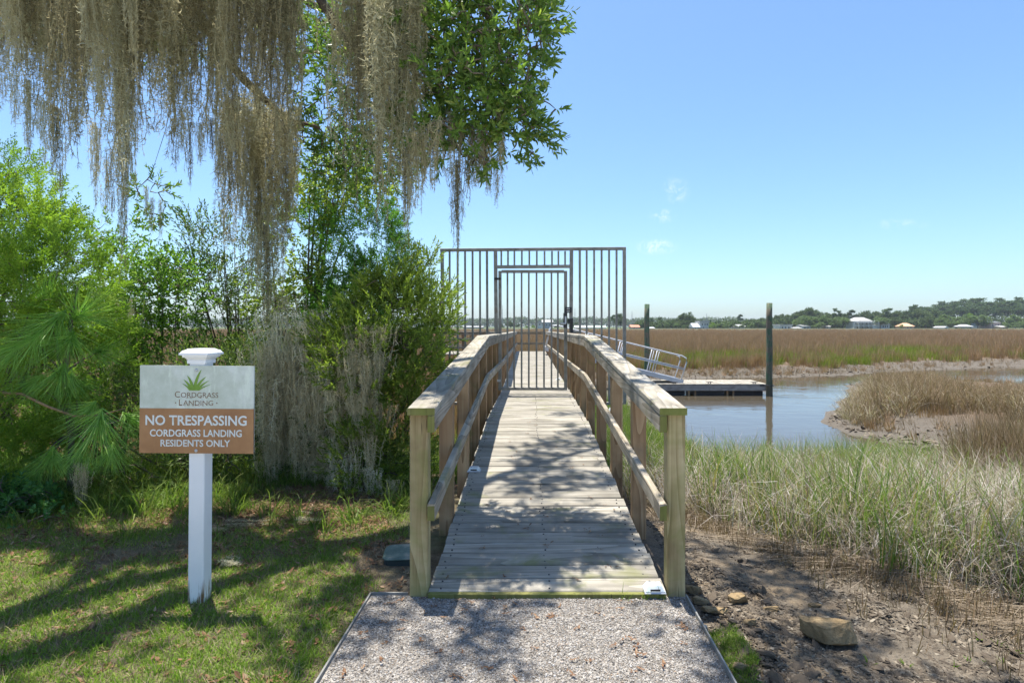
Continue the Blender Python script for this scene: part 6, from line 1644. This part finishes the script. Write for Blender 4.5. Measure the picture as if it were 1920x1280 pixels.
# houses
WALL = {k: plain("wall_" + k, c, 0.8, 0.2, 0, 0.06, 1.0) for k, c in dict(white=(0.52, 0.52, 0.50), grey=(0.36, 0.39, 0.42), tan=(0.46, 0.40, 0.33), pink=(0.44, 0.32, 0.29), slate=(0.20, 0.24, 0.28), orange=(0.58, 0.38, 0.24), blue=(0.42, 0.47, 0.5)).items()}
ROOF = {k: plain("roof_" + k, c, 0.75, 0.2, 0, 0.1, 0.8) for k, c in dict(white=(0.46, 0.48, 0.49), green=(0.34, 0.45, 0.38), rust=(0.48, 0.22, 0.14), grey=(0.33, 0.33, 0.32), pale=(0.36, 0.355, 0.34), dark=(0.12, 0.125, 0.13), orange=(0.62, 0.36, 0.22)).items()}
WIN = NT("window_glass"); WIN = WIN.done(WIN.bsdf((0.04, 0.05, 0.06), 0.15, 0.5).outputs[0])
def house(label, cat, pa, pb, eave, base, ridge, Y, wall, roof, style="gable", wins=(), depth=8.0, porch=None, name="shore_house", group="houses along the far shore", posts=False):
    s_ = Y / F; xa, xb = (pa - CX) * s_, (pb - CX) * s_; zb = float(ground_z(np.array([[(xa + xb) / 2, Y]]))[0]) - 0.2; ze = CAMZ - (eave - CY) * s_; zr = CAMZ - (ridge - CY) * s_
    t = thing(name, ((xa + xb) / 2, Y, zb), label, cat, group)
    if posts:
        for xx in np.linspace(xa + .3, xb - .3, 5):
            for yy in (Y + .3, Y + depth - .3): 
                mbv = MB(); beam(mbv, (xx, yy, zb), (xx, yy, ze), .22, .22, .01, up=(0, 1, 0)); mbv.build("post", WALL[wall], t)
    else:
        mbv = MB(); box(mbv, xa, xb, Y, Y + depth, zb, ze); mbv.build("walls", WALL[wall], t)
    o_ = 0.4; mbv = MB(); e = ze + 0.003
    x0, x1, y0, y1 = xa - o_, xb + o_, Y - o_, Y + depth + o_; ym = (y0 + y1) / 2
    if style == "gable":     # ridge along x
        V = [(x0, y0, e), (x1, y0, e), (x1, y1, e), (x0, y1, e), (x0, ym, zr), (x1, ym, zr)]; mbv.add(V, [np.array([[0, 1, 5, 4], [2, 3, 4, 5], [3, 2, 1, 0]]), np.array([[1, 2, 5], [3, 0, 4]])])
    elif style == "front":   # gable faces us
        xm = (x0 + x1) / 2; V = [(x0, y0, e), (x1, y0, e), (x1, y1, e), (x0, y1, e), (xm, y0, zr), (xm, y1, zr)]; mbv.add(V, [np.array([[1, 2, 5, 4], [3, 0, 4, 5], [3, 2, 1, 0]]), np.array([[0, 1, 4], [2, 3, 5]])])
    elif style == "hip":
        k = (x1 - x0) * 0.28; V = [(x0, y0, e), (x1, y0, e), (x1, y1, e), (x0, y1, e), (x0 + k, ym, zr), (x1 - k, ym, zr)]; mbv.add(V, [np.array([[0, 1, 5, 4], [2, 3, 4, 5], [3, 2, 1, 0]]), np.array([[1, 2, 5], [3, 0, 4]])])
    else: box(mbv, x0, x1, y0, y1, e, zr)
    mbv.build("roof", ROOF[roof], t)
    for (wx, wy, ww, wh) in wins:
        xx = (wx - CX) * s_; zz = CAMZ - (wy - CY) * s_; a, b = ww * s_ / 2, wh * s_ / 2
        mbv = MB(); 
        for (p0, p1, q0, q1) in ((-a - .08, a + .08, b, b + .08), (-a - .08, a + .08, -b - .08, -b), (-a - .08, -a, -b, b), (a, a + .08, -b, b)): box(mbv, xx + p0, xx + p1, Y - .06, Y - .004, zz + q0, zz + q1)
        wf = mbv.build("window", WALL["white"], t); mbv = MB(); box(mbv, xx - a + .002, xx + a - .002, Y - .03, Y - .006, zz - b + .002, zz + b - .002); mbv.build("pane", WIN, wf)
    if porch:
        (pa2, pb2, pt, pd, lev) = porch; xa2, xb2 = (pa2 - CX) * s_, (pb2 - CX) * s_
        for py in lev:
            zz = CAMZ - (py - CY) * s_; mbv = MB(); box(mbv, xa2, xb2, Y - pd, Y - 0.08, zz - .2, zz); mbv.build("balcony", WALL["white"], t)
            mbv = MB(); box(mbv, xa2, xb2, Y - pd, Y - pd + .07, zz + .85, zz + .97)
            mbv.build("balcony_rail", WALL["white"], t)
        for xx in np.linspace(xa2 + .15, xb2 - .15, 5):
            mbv = MB(); beam(mbv, (xx, Y - pd + .2, zb), (xx, Y - pd + .2, CAMZ - (pt - CY) * s_), .25, .25, .01, up=(0, 1, 0)); mbv.build("column", WALL["white"], t)
    return t
H = house
H("low white building with a white roof seen through the gate wing", "house", 1079, 1102, 614, 618, 610, 292, "white", "white", "gable", ((1086, 616, 2, 2), (1093, 616, 2, 2)))
H("low white building with a pale green roof seen through the gate wing", "house", 1103, 1136, 614, 618, 610, 293, "white", "green", "gable", ((1108, 616, 2, 2.6), (1116, 616, 2, 2.6), (1124, 616, 2, 2)))
H("low house with a rust red roof beside the green piling", "house", 1184, 1199, 613, 618, 609, 298, "tan", "rust", "gable", ((1189, 615, 2, 2),))
H("small white shed standing past the green piling", "shed", 1219, 1227, 615, 618, 613, 296, "white", "white", "gable", ())
H("white house with a bright metal roof and a tall rear block", "house", 1300, 1312, 613, 618, 605.5, 305, "white", "white", "gable", ((1304, 615.5, 2, 2), (1309, 615.5, 2, 2)))
H("tall white block of the metal roofed house", "house", 1312.5, 1329, 604.5, 618, 601.5, 306, "white", "pale", "flat", ((1317, 608, 2, 3), (1322, 608, 2, 3), (1326, 608, 2, 3), (1319, 614, 2, 2)))
H("low tan cottage half hidden by trees near the tall piling", "house", 1376, 1397, 612, 618, 608, 312, "tan", "grey", "gable", ((1380, 615, 2, 2), (1386, 615, 2, 2)))
H("long low white house with a flat roof beyond the tall piling", "house", 1462, 1485, 610, 618, 608, 303, "white", "pale", "flat", ((1467, 614, 2.4, 3), (1473, 614, 2.4, 3), (1479, 614, 2.4, 3)), porch=(1449, 1461, 612.5, 2.5, (612.6,)))
H("small white boat shed beside the long low house", "shed", 1487, 1503, 615, 618, 613, 300, "white", "pale", "gable", ((1495, 616, 2, 1.4),))
H("grey garage with dark doors near the wide low bush", "garage", 1505, 1520, 611, 618, 608.5, 308, "grey", "grey", "gable", ((1509, 615, 3, 3.4), (1515, 615, 3, 3.4)))
H("white cottage peeking out beside the wide low bush", "house", 1546, 1557, 612, 618, 608.5, 309, "white", "pale", "gable", ((1551, 614.5, 2, 2),))
H("large three storey white house with stacked balconies", "house", 1601, 1636, 602, 618, 594.5, 306, "white", "pale", "hip", ((1605, 606, 2.2, 3.4), (1611, 606, 2.2, 3.4), (1618, 606, 2.2, 3.4), (1625, 606, 2.2, 3.4), (1631, 606, 2.2, 3.4), (1608, 614, 3, 3), (1618, 614, 3, 3), (1628, 614, 3, 3)), porch=(1604, 1642, 603.5, 3.2, (611.5, 604.8)))
H("steep gabled blue grey house beside the balcony house", "house", 1649, 1668, 609, 618, 599, 309, "blue", "grey", "front", ((1656, 612, 2, 3), (1660, 612, 2, 3), (1664, 612, 2, 3)))
H("small house with an orange roof among the trees", "house", 1697, 1714, 611.5, 618, 605.5, 304, "orange", "orange", "hip", ((1702, 614.5, 2.4, 2.4), (1708, 614.5, 2.4, 2.4)))
H("white boat house with an open front on the marsh edge", "shed", 1771, 1778, 614, 618, 611.5, 298, "white", "white", "front", ((1774, 616, 2, 2),))
H("open pavilion with a white hipped roof on the marsh edge", "pavilion", 1805, 1824, 612, 618, 608.2, 296, "slate", "white", "hip", (), 6.0, posts=True, name="shore_pavilion", group=None)
H("dark house with a grey roofed upper porch below the pine wood", "house", 1841, 1852, 601, 618, 597.5, 312, "slate", "grey", "flat", ((1844, 605, 3, 3), (1849, 605, 3, 3), (1846, 613, 3, 3)), porch=(1840, 1853, 601, 2.0, (604.5,)))
H("dull pink two storey house below the pine wood", "house", 1857, 1876, 605, 618, 602, 306, "pink", "dark", "gable", ((1861, 609, 2, 3), (1867, 609, 2, 3), (1872, 609, 2, 3), (1864, 615, 2.4, 3), (1870, 615, 2.4, 3)))
H("low peach coloured house at the end of the shore row", "house", 1877, 1890, 613, 618, 610.5, 301, "orange", "pale", "gable", ((1881, 615.5, 2, 2), (1886, 615.5, 2, 2)))
H("grey house with many windows seen through the gate by the lock", "house", 1017, 1036, 604, 618, 599, 315, "grey", "grey", "gable", ((1020, 609, 2, 2.6), (1025, 609, 2, 2.6), (1030, 609, 2, 2.6), (1034, 609, 2, 2.6)))
H("white house seen between the gate bars by the light bushes", "house", 1008, 1016, 605, 618, 601, 306, "white", "pale", "front", ((1012, 608, 2.4, 2.4),))
H("long low grey building seen through the gate bars by the myrtle", "house", 868, 905, 613, 618, 611, 330, "slate", "grey", "gable", ((876, 616, 3, 2), (886, 616, 3, 2), (896, 616, 3, 2)))
# masts
def mast(px, top, Y, label):
    x = (px - CX) * Y / F; h = CAMZ + (CY - top) * Y / F
    t = thing("radio_mast", (x, Y, 0), label, "radio mast", "radio masts on the horizon")
    mbv = MB(); beam(mbv, (x, Y, 0), (x, Y, h * .8), .7, .7, .05, up=(0, 1, 0)); mbv.build("mast", ROOF["dark"], t)
    mbv = MB(); beam(mbv, (x, Y, h * .8 + .01), (x, Y, h), .4, .4, .05, up=(0, 1, 0)); mbv.build("antenna", ROOF["dark"], t)
mast(942, 572, 900, "tallest thin radio mast seen inside the gate near its hinge")
mast(1078, 579, 900, "thin radio mast seen just past the gate lock")
mast(1185, 584, 900, "thin radio mast seen between the gate and the green piling")
mast(1325, 588, 900, "thin radio mast above the tall white block")

# every shore tree gets a label of its own: the landmark it stands by, then its height among its neighbours
MARKS = [(1170, "the barred gate wing"), (1196, "the rust red roofed house"), (1222, "the small white shed"), (1252, "the open shore past the white shed"), (1286, "the tall domed tree"), (1318, "the tall white block"), (1352, "the willowy bush"), (1386, "the low tan cottage"), (1425, "the near side of the tall piling"), (1474, "the long low white house"), (1512, "the grey garage"),
         (1535, "the wide low bush"), (1560, "the white cottage"), (1618, "the large balcony house"), (1658, "the steep gabled house"), (1705, "the orange roofed house"), (1742, "the gap before the boat house"), (1774, "the white boat house"), (1814, "the shore pavilion"), (1846, "the grey roofed porch"), (1866, "the dull pink house"), (1883, "the peach house"), (1915, "the pale bush past the peach house"), (1945, "the frame edge")]
KINDS_ = {"dark rounded oak in the back rank of the far shore": "dark rounded back rank oak", "tall dark pine in the back rank of the far shore": "tall dark back rank pine", "tall pine of the dense wood on the rise behind the houses": "pine of the dense wood",
          "dark spreading oak at the edge of the far shore": "dark spreading shore edge oak", "grey green spreading oak at the edge of the far shore": "grey green shore edge oak", "pale green rounded bush at the edge of the far shore": "pale green shore edge bush"}
fam = {}
for o in list(COL.objects):
    lb = o.get("label", "")
    if lb in KINDS_:
        px = o.location.x / o.location.y * F + CX
        mk = min(MARKS, key=lambda m_: abs(m_[0] - px))[1]
        fam.setdefault("%s by %s" % (KINDS_[lb], mk), []).append(o)
for lb, obs in fam.items():
    obs.sort(key=lambda o: -(o.scale.z / o.location.y))
    names = [""] if len(obs) == 1 else (["taller ", "shorter "] if len(obs) == 2 else ["tallest ", "second tallest "] + ["middle height "] * (len(obs) - 4) + (["second shortest "] if len(obs) > 3 else []) + ["shortest "])
    for nm, o in zip(names, obs): o["label"] = nm + lb

# ------------------------------------------------------------------ air
hz = bpy.data.materials.new("haze_air"); hz.use_nodes = True
hn, hl = hz.node_tree.nodes, hz.node_tree.links; hn.clear()
ho = hn.new("ShaderNodeOutputMaterial"); hv = hn.new("ShaderNodeVolumePrincipled")
hv.inputs["Color"].default_value = (0.82, 0.90, 0.98, 1); hv.inputs["Density"].default_value = HAZE
hl.new(hv.outputs[0], ho.inputs["Volume"])
mbv = MB(); box(mbv, -2150, 2150, -550, 2250, -3.2, 37.0); mbv.build("haze", hz, kind="stuff")
